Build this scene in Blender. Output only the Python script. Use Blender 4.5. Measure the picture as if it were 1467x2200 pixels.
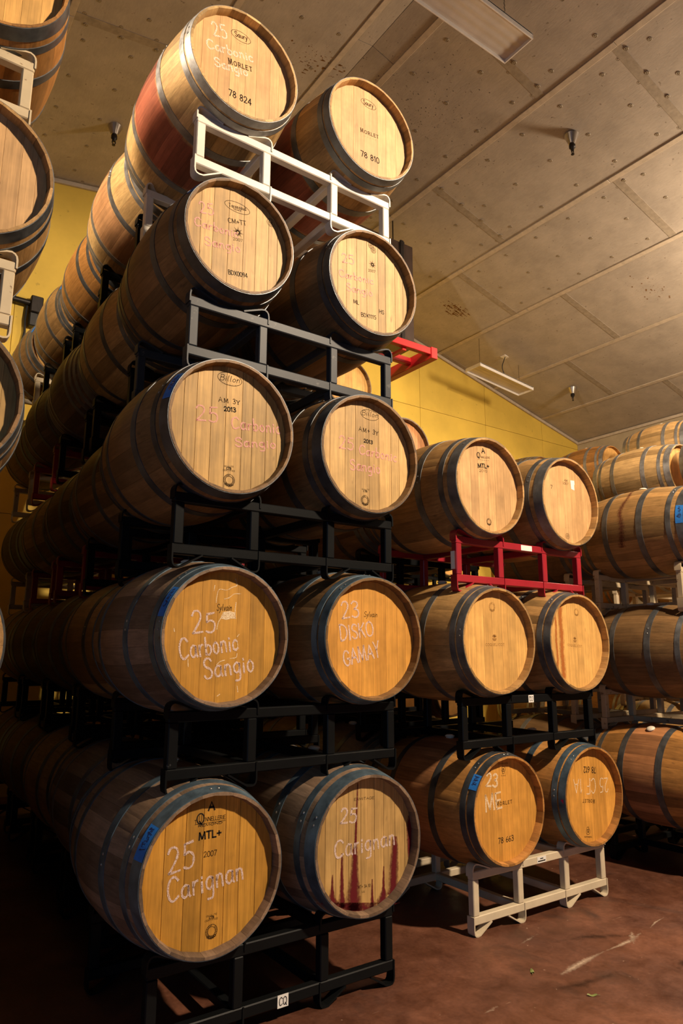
import bpy, math, random
from mathutils import Vector, Matrix

random.seed(7)
scene = bpy.context.scene
for o in list(bpy.data.objects):
    bpy.data.objects.remove(o)
COL = scene.collection

# ------------------------------------------------------------------ camera
FLOOR = 1.43                      # camera height above the floor
cam_data = bpy.data.cameras.new('camera')
cam = bpy.data.objects.new('camera', cam_data)
COL.objects.link(cam)
cam_data.sensor_fit = 'VERTICAL'
cam_data.sensor_height = 36.0
cam_data.sensor_width = 24.0
cam_data.lens = 1500.0 / 2200.0 * 36.0
cam_data.clip_start = 0.05
cam_data.clip_end = 100
_r = Vector((0.81529398, -0.57903827, 0.00322462))
_u = Vector((-0.11702343, -0.15931159, 0.98026799))
_f = Vector((0.56709897, 0.79958395, 0.19764683))
mw = Matrix(((_r.x, _u.x, -_f.x, 0), (_r.y, _u.y, -_f.y, 0), (_r.z, _u.z, -_f.z, FLOOR), (0, 0, 0, 1)))
cam.matrix_world = mw
scene.camera = cam

# ------------------------------------------------------------------ world, lights, exposure
world = bpy.data.worlds.new('world')
scene.world = world
world.use_nodes = True
bg = world.node_tree.nodes['Background']
bg.inputs[0].default_value = (0.8, 0.75, 0.65, 1)
bg.inputs[1].default_value = 0.001
scene.view_settings.view_transform = 'Standard'
scene.view_settings.look = 'None'
scene.view_settings.gamma = 1.0
scene.view_settings.use_curve_mapping = False
scene.view_settings.exposure = 0.0


def point_light(name, loc, power, color, radius):
    d = bpy.data.lights.new(name, 'POINT')
    d.energy = power
    d.color = color
    d.shadow_soft_size = radius
    o = bpy.data.objects.new(name, d)
    o.location = (loc[0], loc[1], loc[2] + FLOOR)
    COL.objects.link(o)
    return o


def spot_light(name, loc, aim, power, color, radius, cone, blend):
    o = point_light(name, loc, power, color, radius)
    d = bpy.data.lights.new(name, 'SPOT')
    d.energy, d.color, d.shadow_soft_size = power, color, radius
    d.spot_size, d.spot_blend = math.radians(cone), blend
    o.data = d
    o.rotation_euler = (Vector(aim) - Vector(loc)).to_track_quat('-Z', 'Y').to_euler()
    return o


WARM = (1.0, 0.79, 0.57)
# assumed, unseen shaded lamp above and behind the camera, throwing its light down the hall
spot_light('assumed_hall_lamp_light', (4.0, -1.5, 4.3), (3.6, 2.4, 0.2), 2800, WARM, 0.13, 112, 0.3)
spot_light('assumed_aisle_lamp_light', (-1.6, 3.0, 3.95), (1.2, 4.0, 1.6), 1050, WARM, 0.12, 104, 0.3)   # assumed, unseen lamp left of the aisle, over the left stack
point_light('assumed_bay_lamp_light', (8.3, 2.0, 3.7), 650, WARM, 0.42)              # assumed, unseen lamp over the right bay
dd = bpy.data.lights.new('assumed_daylight', 'AREA')                          # added area light for assumed daylight from the left; no door built
dd.shape = 'RECTANGLE'
dd.size = 4.0
dd.size_y = 3.0
dd.energy = 70
dd.color = (0.25, 0.55, 1.0)
assumed_daylight_obj = bpy.data.objects.new('assumed_daylight', dd)
assumed_daylight_obj.location = (-4.3, -2.6, 0.15 + FLOOR)
assumed_daylight_obj.rotation_euler = (math.radians(90), 0, math.radians(-90 + 40))
COL.objects.link(assumed_daylight_obj)

# ------------------------------------------------------------------ materials
def new_mat(name):
    m = bpy.data.materials.new(name)
    m.use_nodes = True
    nt = m.node_tree
    b = nt.nodes['Principled BSDF']
    return m, nt, b


def N(nt, typ, **kw):
    n = nt.nodes.new(typ)
    for k, v in kw.items():
        setattr(n, k, v)
    return n


def math_node(nt, op, a, b=None, clamp=False):
    n = N(nt, 'ShaderNodeMath', operation=op)
    n.use_clamp = clamp
    for i, v in enumerate((a, b)):
        if v is None:
            continue
        if isinstance(v, (int, float)):
            n.inputs[i].default_value = v
        else:
            nt.links.new(v, n.inputs[i])
    return n.outputs[0]


def mix_rgb(nt, mode, fac, a, b):
    n = N(nt, 'ShaderNodeMix', data_type='RGBA', blend_type=mode)
    for sock, v in ((n.inputs[0], fac), (n.inputs[6], a), (n.inputs[7], b)):
        if isinstance(v, (int, float)):
            sock.default_value = v
        elif isinstance(v, tuple):
            sock.default_value = v + (1,) if len(v) == 3 else v
        else:
            nt.links.new(v, sock)
    return n.outputs[2]


def maprange(nt, v, a, b, c, d):
    n = N(nt, 'ShaderNodeMapRange')
    nt.links.new(v, n.inputs[0])
    for i, x in zip((1, 2, 3, 4), (a, b, c, d)):
        n.inputs[i].default_value = x
    return n.outputs[0]


def noise(nt, vec, scale, detail=3.0, rough=0.55, dist=0.0):
    n = N(nt, 'ShaderNodeTexNoise')
    if vec is not None:
        nt.links.new(vec, n.inputs['Vector'])
    n.inputs['Scale'].default_value = scale
    n.inputs['Detail'].default_value = detail
    n.inputs['Roughness'].default_value = rough
    n.inputs['Distortion'].default_value = dist
    return n.outputs['Fac']


def coords(nt, scale=(1, 1, 1), rnd=0.0):
    """object coordinates, shifted by the object's random number, stretched"""
    tc = N(nt, 'ShaderNodeTexCoord')
    v = tc.outputs['Object']
    if rnd:
        oi = N(nt, 'ShaderNodeObjectInfo')
        k = math_node(nt, 'MULTIPLY', oi.outputs['Random'], rnd)
        a = N(nt, 'ShaderNodeVectorMath', operation='ADD')
        nt.links.new(v, a.inputs[0])
        nt.links.new(k, a.inputs[1])
        v = a.outputs[0]
    m = N(nt, 'ShaderNodeVectorMath', operation='MULTIPLY')
    nt.links.new(v, m.inputs[0])
    m.inputs[1].default_value = scale
    return m.outputs[0]


def bump(nt, b, h, strength, dist=0.002):
    n = N(nt, 'ShaderNodeBump')
    n.inputs['Strength'].default_value = strength
    n.inputs['Distance'].default_value = dist
    nt.links.new(h, n.inputs['Height'])
    nt.links.new(n.outputs[0], b.inputs['Normal'])


def wood(name, along, stain=None, var=0.45, spots=0.5, grain=1.0):
    """oak: the object's own colour, varied per board, grain along one axis"""
    m, nt, b = new_mat(name)
    sc = {'Y': (60, 2.4, 60), 'Z': (75, 60, 2.6)}[along]
    oi = N(nt, 'ShaderNodeObjectInfo')
    v = coords(nt, sc, 53.0)
    g = noise(nt, v, 1.0, 5.0, 0.6, 0.35)
    fine = noise(nt, coords(nt, tuple(s * 3.2 for s in sc), 31.0), 1.0, 3.0, 0.6)
    big = noise(nt, coords(nt, (7, 7, 7), 11.0), 1.0, 3.0, 0.6)
    k = maprange(nt, g, 0.3, 0.72, 1 - 0.28 * grain, 1 + 0.16 * grain)
    k2 = maprange(nt, fine, 0.3, 0.7, 1 - 0.15 * grain, 1 + 0.1 * grain)
    k = math_node(nt, 'MULTIPLY', k, k2)
    k3 = maprange(nt, big, 0.25, 0.75, 0.78, 1.18)
    k = math_node(nt, 'MULTIPLY', k, k3)
    r = maprange(nt, oi.outputs['Random'], 0, 1, 1 - var, 1 + var * 0.55)
    k = math_node(nt, 'MULTIPLY', k, r)
    c = mix_rgb(nt, 'MULTIPLY', 1.0, oi.outputs['Color'], k)
    # warm / cool drift between neighbouring boards
    r2 = math_node(nt, 'FRACT', math_node(nt, 'MULTIPLY', oi.outputs['Random'], 17.3))
    c = mix_rgb(nt, 'MIX', math_node(nt, 'MULTIPLY', r2, 0.5 * var), c, mix_rgb(nt, 'MULTIPLY', 1.0, c, (1.12, 0.84, 0.62)))
    # dark knocks and grime
    sp = noise(nt, coords(nt, (26, 9, 26) if along == 'Y' else (24, 20, 9), 71.0), 1.0, 2.0, 0.5)
    sp = maprange(nt, sp, 0.70, 0.80, 0.0, spots)
    c = mix_rgb(nt, 'MIX', sp, c, (0.035, 0.022, 0.013))
    if stain:
        tc = N(nt, 'ShaderNodeTexCoord')
        sx = N(nt, 'ShaderNodeSeparateXYZ')
        nt.links.new(tc.outputs['Object'], sx.inputs[0])
        ay = math_node(nt, 'ABSOLUTE', sx.outputs['Y'])
        nn = noise(nt, coords(nt, (9, 9, 9), 5.0), 1.0, 4.0, 0.6)
        ay = math_node(nt, 'ADD', ay, math_node(nt, 'MULTIPLY', math_node(nt, 'SUBTRACT', nn, 0.5), 0.05))
        mk = maprange(nt, ay, 0.135, 0.165, 1.0, 0.0)
        mk = math_node(nt, 'MULTIPLY', mk, stain[1], True)
        c = mix_rgb(nt, 'MIX', mk, c, mix_rgb(nt, 'MULTIPLY', 1.0, stain[0], k))
    nt.links.new(c, b.inputs['Base Color'])
    b.inputs['Roughness'].default_value = 0.55
    b.inputs['Specular IOR Level'].default_value = 0.3
    bump(nt, b, g, 0.25, 0.0015)
    return m


MAT = {}
MAT['stave'] = wood('oak_stave', 'Y')
MAT['stave_wine'] = wood('oak_stave_wine_stained', 'Y', stain=((0.27, 0.060, 0.035), 0.9))
MAT['stave_pinkish'] = wood('oak_stave_pink_washed', 'Y', stain=((0.36, 0.15, 0.075), 0.6))
MAT['head'] = wood('oak_head', 'Z', var=0.16, spots=0.25, grain=0.75)
MAT['head_old'] = wood('oak_head_weathered', 'Z', var=0.24, spots=0.5, grain=0.95)


def simple(name, col, rough=0.5, metal=0.0, nscale=None, lo=0.75, hi=1.15, spec=0.5, bumps=0.0):
    m, nt, b = new_mat(name)
    b.inputs['Roughness'].default_value = rough
    b.inputs['Metallic'].default_value = metal
    b.inputs['Specular IOR Level'].default_value = spec
    if nscale:
        g = noise(nt, coords(nt, (1, 1, 1), 9.0), nscale, 4.0, 0.6)
        c = mix_rgb(nt, 'MULTIPLY', 1.0, col, maprange(nt, g, 0.3, 0.7, lo, hi))
        nt.links.new(c, b.inputs['Base Color'])
        if bumps:
            bump(nt, b, g, bumps, 0.003)
    else:
        b.inputs['Base Color'].default_value = col + (1,)
    return m


def hoop_mat():
    m, nt, b = new_mat('galvanised_hoop')
    oi = N(nt, 'ShaderNodeObjectInfo')
    g = noise(nt, coords(nt, (14, 14, 14), 13.0), 1.0, 5.0, 0.65)
    c = mix_rgb(nt, 'MULTIPLY', 1.0, oi.outputs['Color'], maprange(nt, g, 0.28, 0.72, 0.62, 1.25))
    ru = noise(nt, coords(nt, (30, 30, 30), 23.0), 1.0, 4.0, 0.6)
    c = mix_rgb(nt, 'MIX', maprange(nt, ru, 0.66, 0.74, 0.0, 0.55), c, (0.09, 0.045, 0.02))
    nt.links.new(c, b.inputs['Base Color'])
    b.inputs['Metallic'].default_value = 0.75
    nt.links.new(maprange(nt, g, 0.3, 0.7, 0.36, 0.56), b.inputs['Roughness'])
    return m


MAT['hoop'] = hoop_mat()


def paint_mat(name, chip, amount, rough, spec=0.5):
    m, nt, b = new_mat(name)
    oi = N(nt, 'ShaderNodeObjectInfo')
    g = noise(nt, coords(nt, (6, 6, 6), 13.0), 1.0, 4.0, 0.6)
    c = mix_rgb(nt, 'MULTIPLY', 1.0, oi.outputs['Color'], maprange(nt, g, 0.3, 0.7, 0.85, 1.1))
    ch = noise(nt, coords(nt, (22, 22, 22), 37.0), 1.0, 6.0, 0.7)
    mk = maprange(nt, ch, 0.68 - amount, 0.72 - amount, 0.0, 0.9)
    c = mix_rgb(nt, 'MIX', mk, c, chip)
    nt.links.new(c, b.inputs['Base Color'])
    b.inputs['Roughness'].default_value = rough
    b.inputs['Specular IOR Level'].default_value = spec
    bump(nt, b, ch, 0.15, 0.001)
    return m


MAT['paint_black'] = paint_mat('black_rack_paint', (0.04, 0.04, 0.038), -0.02, 0.42, 0.10)
MAT['paint_scuffed'] = paint_mat('scuffed_black_rack_paint', (0.085, 0.085, 0.08), 0.06, 0.45, 0.2)
MAT['paint_cream'] = paint_mat('cream_rack_paint', (0.13, 0.055, 0.015), -0.03, 0.45)
MAT['paint_rusty'] = paint_mat('rusty_cream_rack_paint', (0.12, 0.045, 0.012), 0.06, 0.5)
MAT['paint_red'] = paint_mat('red_rack_paint', (0.16, 0.02, 0.02), 0.0, 0.38)


def decal(name, col, opacity, nscale, lo, hi, use_attr=False, rough=0.8):
    """dry print or chalk: patchy coverage over the wood behind it"""
    m, nt, b = new_mat(name)
    b.inputs['Base Color'].default_value = col + (1,)
    b.inputs['Roughness'].default_value = rough
    b.inputs['Specular IOR Level'].default_value = 0.1
    g = noise(nt, coords(nt, (1, 1, 1)), nscale, 3.0, 0.7)
    a = maprange(nt, g, lo, hi, 0.0, opacity)
    if use_attr:
        at = N(nt, 'ShaderNodeAttribute', attribute_name='cover')
        e = math_node(nt, 'MULTIPLY', at.outputs['Fac'], 1.0)
        e = math_node(nt, 'ADD', e, math_node(nt, 'MULTIPLY', math_node(nt, 'SUBTRACT', g, 0.5), 0.9))
        a = maprange(nt, e, lo, hi, 0.0, opacity)
    a = math_node(nt, 'MULTIPLY', a, 1.0, True)
    nt.links.new(a, b.inputs['Alpha'])
    return m


MAT['chalk_white'] = decal('white_chalk', (0.74, 0.58, 0.52), 0.9, 380, 0.34, 0.56)
MAT['chalk_pink'] = decal('pink_chalk', (0.82, 0.42, 0.38), 0.85, 420, 0.34, 0.56)
MAT['chalk_faint'] = decal('faint_chalk', (0.90, 0.80, 0.66), 0.8, 300, 0.36, 0.6)
MAT['chalk_pale'] = decal('pale_yellow_chalk', (0.86, 0.70, 0.46), 0.85, 300, 0.32, 0.55)
MAT['ink'] = decal('burnt_stamp', (0.04, 0.02, 0.008), 0.9, 260, 0.22, 0.48)
MAT['ink_bold'] = decal('black_stencil_ink', (0.015, 0.012, 0.010), 0.93, 260, 0.2, 0.42)
MAT['ink_toast'] = decal('toasted_stamp', (0.26, 0.115, 0.03), 0.7, 260, 0.25, 0.6)
MAT['wine'] = decal('wine_seep', (0.115, 0.012, 0.016), 0.93, 90, 0.08, 0.72, True, 0.5)
MAT['sap'] = decal('reddish_heartwood_streak', (0.42, 0.13, 0.03), 0.75, 60, 0.15, 0.7, True, 0.6)
MAT['scrape'] = decal('pale_scrape', (0.55, 0.42, 0.31), 0.7, 55, 0.3, 1.0, True, 0.8)
MAT['grime'] = decal('dark_damp_mark', (0.02, 0.012, 0.008), 0.7, 30, 0.25, 0.9, True, 0.4)
MAT['splash'] = decal('brown_wine_splash', (0.20, 0.085, 0.012), 0.85, 30, 0.2, 0.5, True, 0.7)
MAT['tape'] = simple('blue_masking_tape', (0.015, 0.16, 0.52), 0.6, 0, 60, 0.85, 1.1)
MAT['tape_ink'] = simple('marker_ink', (0.012, 0.02, 0.08), 0.6)
MAT['bung'] = simple('silicone_bung', (0.74, 0.66, 0.52), 0.45, 0, 20, 0.9, 1.08)
MAT['rivet'] = simple('rivet_steel', (0.30, 0.30, 0.29), 0.35, 0.8)
MAT['paper'] = simple('paper_label', (0.75, 0.72, 0.66), 0.7)
MAT['magenta'] = simple('magenta_sticker', (0.55, 0.01, 0.09), 0.5)
MAT['lamp_white'] = simple('lamp_enamel', (0.80, 0.76, 0.70), 0.4, 0, 8, 0.93, 1.05)
MAT['lamp_tray'] = simple('lamp_tray', (0.62, 0.55, 0.46), 0.5, 0, 5, 0.9, 1.08)
MAT['black_cable'] = simple('black_cable', (0.012, 0.012, 0.012), 0.5)
MAT['steel'] = simple('brushed_steel', (0.52, 0.47, 0.42), 0.3, 0.9, 30, 0.85, 1.1)
MAT['dark_steel'] = simple('dark_steel', (0.022, 0.018, 0.016), 0.45, 0.5, 12, 0.7, 1.3)
MAT['heater'] = simple('brown_enamel', (0.050, 0.030, 0.022), 0.4, 0.2, 9, 0.7, 1.3)
MAT['leaf'] = simple('dry_green_leaf', (0.16, 0.19, 0.05), 0.6, 0, 60)
MAT['ceil_base'] = simple('roof_deck', (0.10, 0.085, 0.065), 0.9)
MAT['batten'] = simple('painted_batten', (0.52, 0.43, 0.32), 0.6, 0, 14, 0.85, 1.1)
MAT['seam'] = simple('joint_tape', (0.34, 0.28, 0.205), 0.7, 0, 20, 0.8, 1.15)
MAT['washer'] = simple('fixing_washer', (0.29, 0.235, 0.16), 0.5, 0.1, 40, 0.7, 1.2)
MAT['wall_grey'] = simple('tan_wall_paint', (0.42, 0.34, 0.22), 0.8, 0, 4, 0.88, 1.1)


def ceiling_mat():
    m, nt, b = new_mat('insulation_board')
    g = noise(nt, coords(nt, (3, 3, 3), 9.0), 1.0, 4.0, 0.6)
    wv = noise(nt, coords(nt, (45, 12, 45), 9.0), 1.0, 3.0, 0.6, 1.0)
    c = mix_rgb(nt, 'MULTIPLY', 1.0, (0.42, 0.36, 0.29), maprange(nt, g, 0.3, 0.7, 0.86, 1.12))
    c = mix_rgb(nt, 'MULTIPLY', 1.0, c, maprange(nt, wv, 0.3, 0.7, 0.93, 1.05))
    sp = noise(nt, coords(nt, (24, 24, 24), 9.0), 1.0, 2.0, 0.5)
    c = mix_rgb(nt, 'MIX', maprange(nt, sp, 0.69, 0.76, 0.0, 0.6), c, (0.10, 0.07, 0.035))
    nt.links.new(c, b.inputs['Base Color'])
    b.inputs['Roughness'].default_value = 0.6
    bump(nt, b, wv, 0.25, 0.004)
    return m


MAT['ceiling'] = ceiling_mat()


def wall_mat():
    m, nt, b = new_mat('yellow_wall_paint')
    g = noise(nt, coords(nt, (1.6, 1.6, 1.6), 9.0), 1.0, 5.0, 0.6)
    c = mix_rgb(nt, 'MULTIPLY', 1.0, (0.72, 0.49, 0.07), maprange(nt, g, 0.3, 0.7, 0.88, 1.1))
    sp = noise(nt, coords(nt, (13, 13, 13), 9.0), 1.0, 2.0, 0.5)
    c = mix_rgb(nt, 'MIX', maprange(nt, sp, 0.71, 0.77, 0.0, 0.35), c, (0.25, 0.16, 0.03))
    nt.links.new(c, b.inputs['Base Color'])
    b.inputs['Roughness'].default_value = 0.7
    return m


MAT['wall_yellow'] = wall_mat()


def floor_mat():
    m, nt, b = new_mat('red_stained_concrete')
    a = noise(nt, coords(nt, (1, 1, 1)), 1.3, 6.0, 0.65, 0.6)
    d = noise(nt, coords(nt, (1, 1, 1)), 7.0, 5.0, 0.7, 0.3)
    e = noise(nt, coords(nt, (1, 1, 1)), 60.0, 3.0, 0.6)
    c = mix_rgb(nt, 'MIX', maprange(nt, a, 0.32, 0.68, 0, 1), (0.072, 0.025, 0.013), (0.165, 0.062, 0.031))
    c = mix_rgb(nt, 'MULTIPLY', 1.0, c, maprange(nt, d, 0.3, 0.7, 0.72, 1.22))
    c = mix_rgb(nt, 'MULTIPLY', 1.0, c, maprange(nt, e, 0.3, 0.7, 0.85, 1.12))
    st = noise(nt, coords(nt, (1.1, 0.5, 1)), 2.2, 3.0, 0.6, 1.2)
    c = mix_rgb(nt, 'MIX', maprange(nt, st, 0.62, 0.74, 0, 0.65), c, (0.035, 0.017, 0.012))
    fl = noise(nt, coords(nt, (1, 1, 1)), 34.0, 2.0, 0.5)
    c = mix_rgb(nt, 'MIX', maprange(nt, fl, 0.735, 0.76, 0, 0.5), c, (0.42, 0.28, 0.20))
    sc = noise(nt, coords(nt, (5, 42, 1)), 1.0, 2.0, 0.5)
    c = mix_rgb(nt, 'MIX', maprange(nt, sc, 0.75, 0.79, 0, 0.4), c, (0.40, 0.26, 0.18))
    nt.links.new(c, b.inputs['Base Color'])
    nt.links.new(maprange(nt, d, 0.3, 0.7, 0.38, 0.62), b.inputs['Roughness'])
    bump(nt, b, e, 0.12, 0.003)
    return m


MAT['floor'] = floor_mat()

# ------------------------------------------------------------------ mesh helpers
def new_mesh(name, verts, faces, mat, smooth=False, angle=32):
    me = bpy.data.meshes.new(name)
    me.from_pydata([tuple(v) for v in verts], [], faces)
    if mat:
        me.materials.append(MAT[mat])
    if smooth:
        me.polygons.foreach_set('use_smooth', [True] * len(me.polygons))
        me.set_sharp_from_angle(angle=math.radians(angle))
    me.update()
    return me


def put(name, me, parent=None, loc=(0, 0, 0), rot=(0, 0, 0), color=None, kind=None):
    o = bpy.data.objects.new(name, me)
    COL.objects.link(o)
    o.location = loc
    o.rotation_euler = rot
    if parent:
        o.parent = parent
    if color:
        o.color = tuple(color) + (1,)
    if kind:
        o['kind'] = kind
    return o


def thing(name, loc, label, cat, group=None, rz=0.0):
    o = bpy.data.objects.new(name, None)
    o.empty_display_size = 0.1
    COL.objects.link(o)
    o.location = loc
    o.rotation_euler = (0, 0, rz)
    o['label'] = label
    o['category'] = cat
    if group:
        o['group'] = group
    return o


BOXF = [(0, 3, 2, 1), (4, 5, 6, 7), (0, 1, 5, 4), (1, 2, 6, 5), (2, 3, 7, 6), (3, 0, 4, 7)]


def box_v(x0, x1, y0, y1, z0, z1):
    return [(x0, y0, z0), (x1, y0, z0), (x1, y1, z0), (x0, y1, z0), (x0, y0, z1), (x1, y0, z1), (x1, y1, z1), (x0, y1, z1)]


def join(parts):
    vs, fs = [], []
    for v, f in parts:
        n = len(vs)
        vs += list(v)
        fs += [tuple(i + n for i in q) for q in f]
    return vs, fs


def cham_box(sx, sy, sz, c=0.004):
    """box centred on the origin with chamfered edges"""
    hx, hy, hz = sx / 2, sy / 2, sz / 2
    vs, idx = [], {}
    for ax in range(3):
        for a in (-1, 1):
            for b in (-1, 1):
                for d in (-1, 1):
                    s = [0, 0, 0]
                    s[ax] = a
                    s[(ax + 1) % 3] = b
                    s[(ax + 2) % 3] = d
                    h = (hx, hy, hz)
                    p = [s[i] * (h[i] if i == ax else h[i] - c) for i in range(3)]
                    idx[(ax, s[0], s[1], s[2])] = len(vs)
                    vs.append(tuple(p))
    fs = []

    def face(keys, outward):
        q = [idx[k] for k in keys]
        p = [Vector(vs[i]) for i in q]
        n = (p[1] - p[0]).cross(p[2] - p[0])
        if n.dot(Vector(outward)) < 0:
            q.reverse()
        fs.append(tuple(q))
    for ax in range(3):
        b, d = (ax + 1) % 3, (ax + 2) % 3
        for a in (-1, 1):
            ks = []
            for (p, q) in ((-1, -1), (1, -1), (1, 1), (-1, 1)):
                s = [0, 0, 0]
                s[ax] = a
                s[b] = p
                s[d] = q
                ks.append((ax, *s))
            out = [0, 0, 0]
            out[ax] = a
            face(ks, out)
        for p in (-1, 1):
            for q in (-1, 1):
                s1, s2 = [0, 0, 0], [0, 0, 0]
                s1[b] = s2[b] = p
                s1[d] = s2[d] = q
                s1[ax], s2[ax] = -1, 1
                out = [0, 0, 0]
                out[b], out[d] = p, q
                face([(b, *s1), (b, *s2), (d, *s2), (d, *s1)], out)
    for a in (-1, 1):
        for b in (-1, 1):
            for d in (-1, 1):
                face([(0, a, b, d), (1, a, b, d), (2, a, b, d)], (a, b, d))
    return vs, fs


def lathe(prof, seg=24, axis='Z'):
    vs, fs = [], []
    n = len(prof)
    for i in range(seg):
        a = 2 * math.pi * i / seg
        for r, h in prof:
            if axis == 'Z':
                vs.append((r * math.cos(a), r * math.sin(a), h))
            else:
                vs.append((r * math.sin(a), h, r * math.cos(a)))
    for i in range(seg):
        j = (i + 1) % seg
        for k in range(n - 1):
            fs.append((i * n + k, j * n + k, j * n + k + 1, i * n + k + 1))
    return vs, fs


def tube(path, r, seg=8):
    """round bar along a list of points"""
    pts = [Vector(p) for p in path]
    vs, fs = [], []
    for i, p in enumerate(pts):
        t = (pts[min(i + 1, len(pts) - 1)] - pts[max(i - 1, 0)]).normalized()
        a = t.orthogonal().normalized() if i == 0 else (ua - t * ua.dot(t)).normalized()
        ua = a
        b = t.cross(a)
        for k in range(seg):
            w = 2 * math.pi * k / seg
            vs.append(p + a * (r * math.cos(w)) + b * (r * math.sin(w)))
    for i in range(len(pts) - 1):
        for k in range(seg):
            l = (k + 1) % seg
            fs.append((i * seg + k, i * seg + l, (i + 1) * seg + l, (i + 1) * seg + k))
    fs.append(tuple(reversed(range(seg))))
    fs.append(tuple((len(pts) - 1) * seg + k for k in range(seg)))
    return vs, fs


# ------------------------------------------------------------------ the hall
XL, XR, YN, YB = -4.5, 11.30, -4.0, 8.0
RIDGE_X, RIDGE_Z = 3.62, 5.871 + FLOOR
SR, SL = 0.24, 0.16


def ceil_z(x):
    return RIDGE_Z - (SR * (x - RIDGE_X) if x > RIDGE_X else SL * (RIDGE_X - x))


floor = put('floor', new_mesh('floor', box_v(XL, XR, YN, YB, -0.12, 0.0), BOXF, 'floor'), kind='structure')
floor['label'] = 'reddish brown stained concrete floor with pale scrapes'
floor['category'] = 'floor'

cv = []
for y in (YN, YB):
    for x in (XL, RIDGE_X, XR):
        cv.append((x, y, ceil_z(x) + 0.03))
        cv.append((x, y, ceil_z(x) + 0.15))
ceiling = put('ceiling', new_mesh('ceiling', cv, [(0, 2, 8, 6), (2, 4, 10, 8), (1, 7, 9, 3), (3, 9, 11, 5), (0, 6, 7, 1), (4, 5, 11, 10),
                                                 (0, 1, 3, 2), (2, 3, 5, 4), (6, 8, 9, 7), (8, 10, 11, 9)], 'ceil_base'), kind='structure')
ceiling['label'] = 'sloping ceiling of tan insulation boards with pale battens'
ceiling['category'] = 'ceiling'

BATTENS = [-3.9, -2.65, -1.4, -0.15, 1.02, 2.24, 3.40, 3.91, 5.18, 6.44, 7.63, 8.95, 10.22]
STRIPS = [XL] + BATTENS[:7] + [RIDGE_X] + BATTENS[7:] + [XR]
OFFS = {5.18: 3.0, 3.91: 3.8, 6.44: 3.86, 7.63: 5.5, 8.95: 6.46, 10.22: 5.58, 1.02: 5.54, 2.24: 3.9, -0.15: 4.3}
washer_me = new_mesh('washer', *lathe([(0.0, -0.005), (0.005, -0.005), (0.008, -0.002), (0.018, -0.004), (0.022, 0.0)], 12), 'washer', True)
n_wash = 0
for i in range(len(STRIPS) - 1):
    x0, x1 = STRIPS[i], STRIPS[i + 1]
    off = OFFS.get(x0, 4.6)
    ys = [off + 2.44 * k for k in range(-4, 5) if YN < off + 2.44 * k < YB]
    ys = [YN] + ys + [YB]
    slope = math.atan(SR) if x0 >= RIDGE_X else -math.atan(SL)
    for y0, y1 in zip(ys[:-1], ys[1:]):
        g = 0.003
        cx, cy = (x0 + x1) / 2, (y0 + y1) / 2
        cz = ceil_z(cx)
        v = []
        for dz in (0.0, 0.028):
            for (x, y) in ((x0 + g, y0 + g), (x1 - g, y0 + g), (x1 - g, y1 - g), (x0 + g, y1 - g)):
                v.append((x - cx, y - cy, ceil_z(x) + dz - cz))
        put('ceiling_panel', new_mesh('ceiling_panel', v, BOXF, 'ceiling'), ceiling, (cx, cy, cz))
        # fixing washers on the boards in view
        if y1 > 2.0 and x0 > 0.9 and x1 - x0 > 0.7:
            for fx in (0.14, 0.5, 0.86):
                m = 5
                for k in range(m):
                    y = y0 + (y1 - y0) * (k + 0.5) / m
                    x = x0 + (x1 - x0) * fx
                    if y < 1.9 or n_wash >= 295:
                        continue
                    n_wash += 1
                    put('washer', washer_me, ceiling, (x, y, ceil_z(x) - 0.001), (0, slope, 0))
        if y0 > YN + 0.1 and y0 > 1.5 and x1 - x0 > 0.7 and x0 > 0.9:
            w = 0.045
            v = []
            for dz in (-0.004, 0.001):
                for (x, y) in ((x0 + 0.03, y0 - w), (x1 - 0.03, y0 - w), (x1 - 0.03, y0 + w), (x0 + 0.03, y0 + w)):
                    v.append((x - cx, y - y0, ceil_z(x) + dz - cz))
            put('joint_tape', new_mesh('joint_tape', v, BOXF, 'seam'), ceiling, (cx, y0, cz))
            for fx in (0.1, 0.36, 0.63, 0.9):
                for s in (-1, 1):
                    x = x0 + (x1 - x0) * fx
                    if n_wash < 295:
                        n_wash += 1
                        put('washer', washer_me, ceiling, (x + 0.02 * s, y0 + s * 0.055, ceil_z(x) - 0.002), (0, slope, 0))
for bx_ in BATTENS:
    slope = math.atan(SR) if bx_ >= RIDGE_X else -math.atan(SL)
    cuts = [YN, -1.4, 1.04, 3.48 + 0.5 * math.sin(bx_ * 7), 5.92 + 0.4 * math.sin(bx_ * 5), YB]
    for a, b in zip(cuts[:-1], cuts[1:]):
        put('batten', new_mesh('batten', *cham_box(0.062, b - a - 0.004, 0.014, 0.003), 'batten'), ceiling,
            (bx_, (a + b) / 2, ceil_z(bx_) - 0.007), (0, slope, 0.0015 * math.sin(a * 9 + bx_)))

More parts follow.
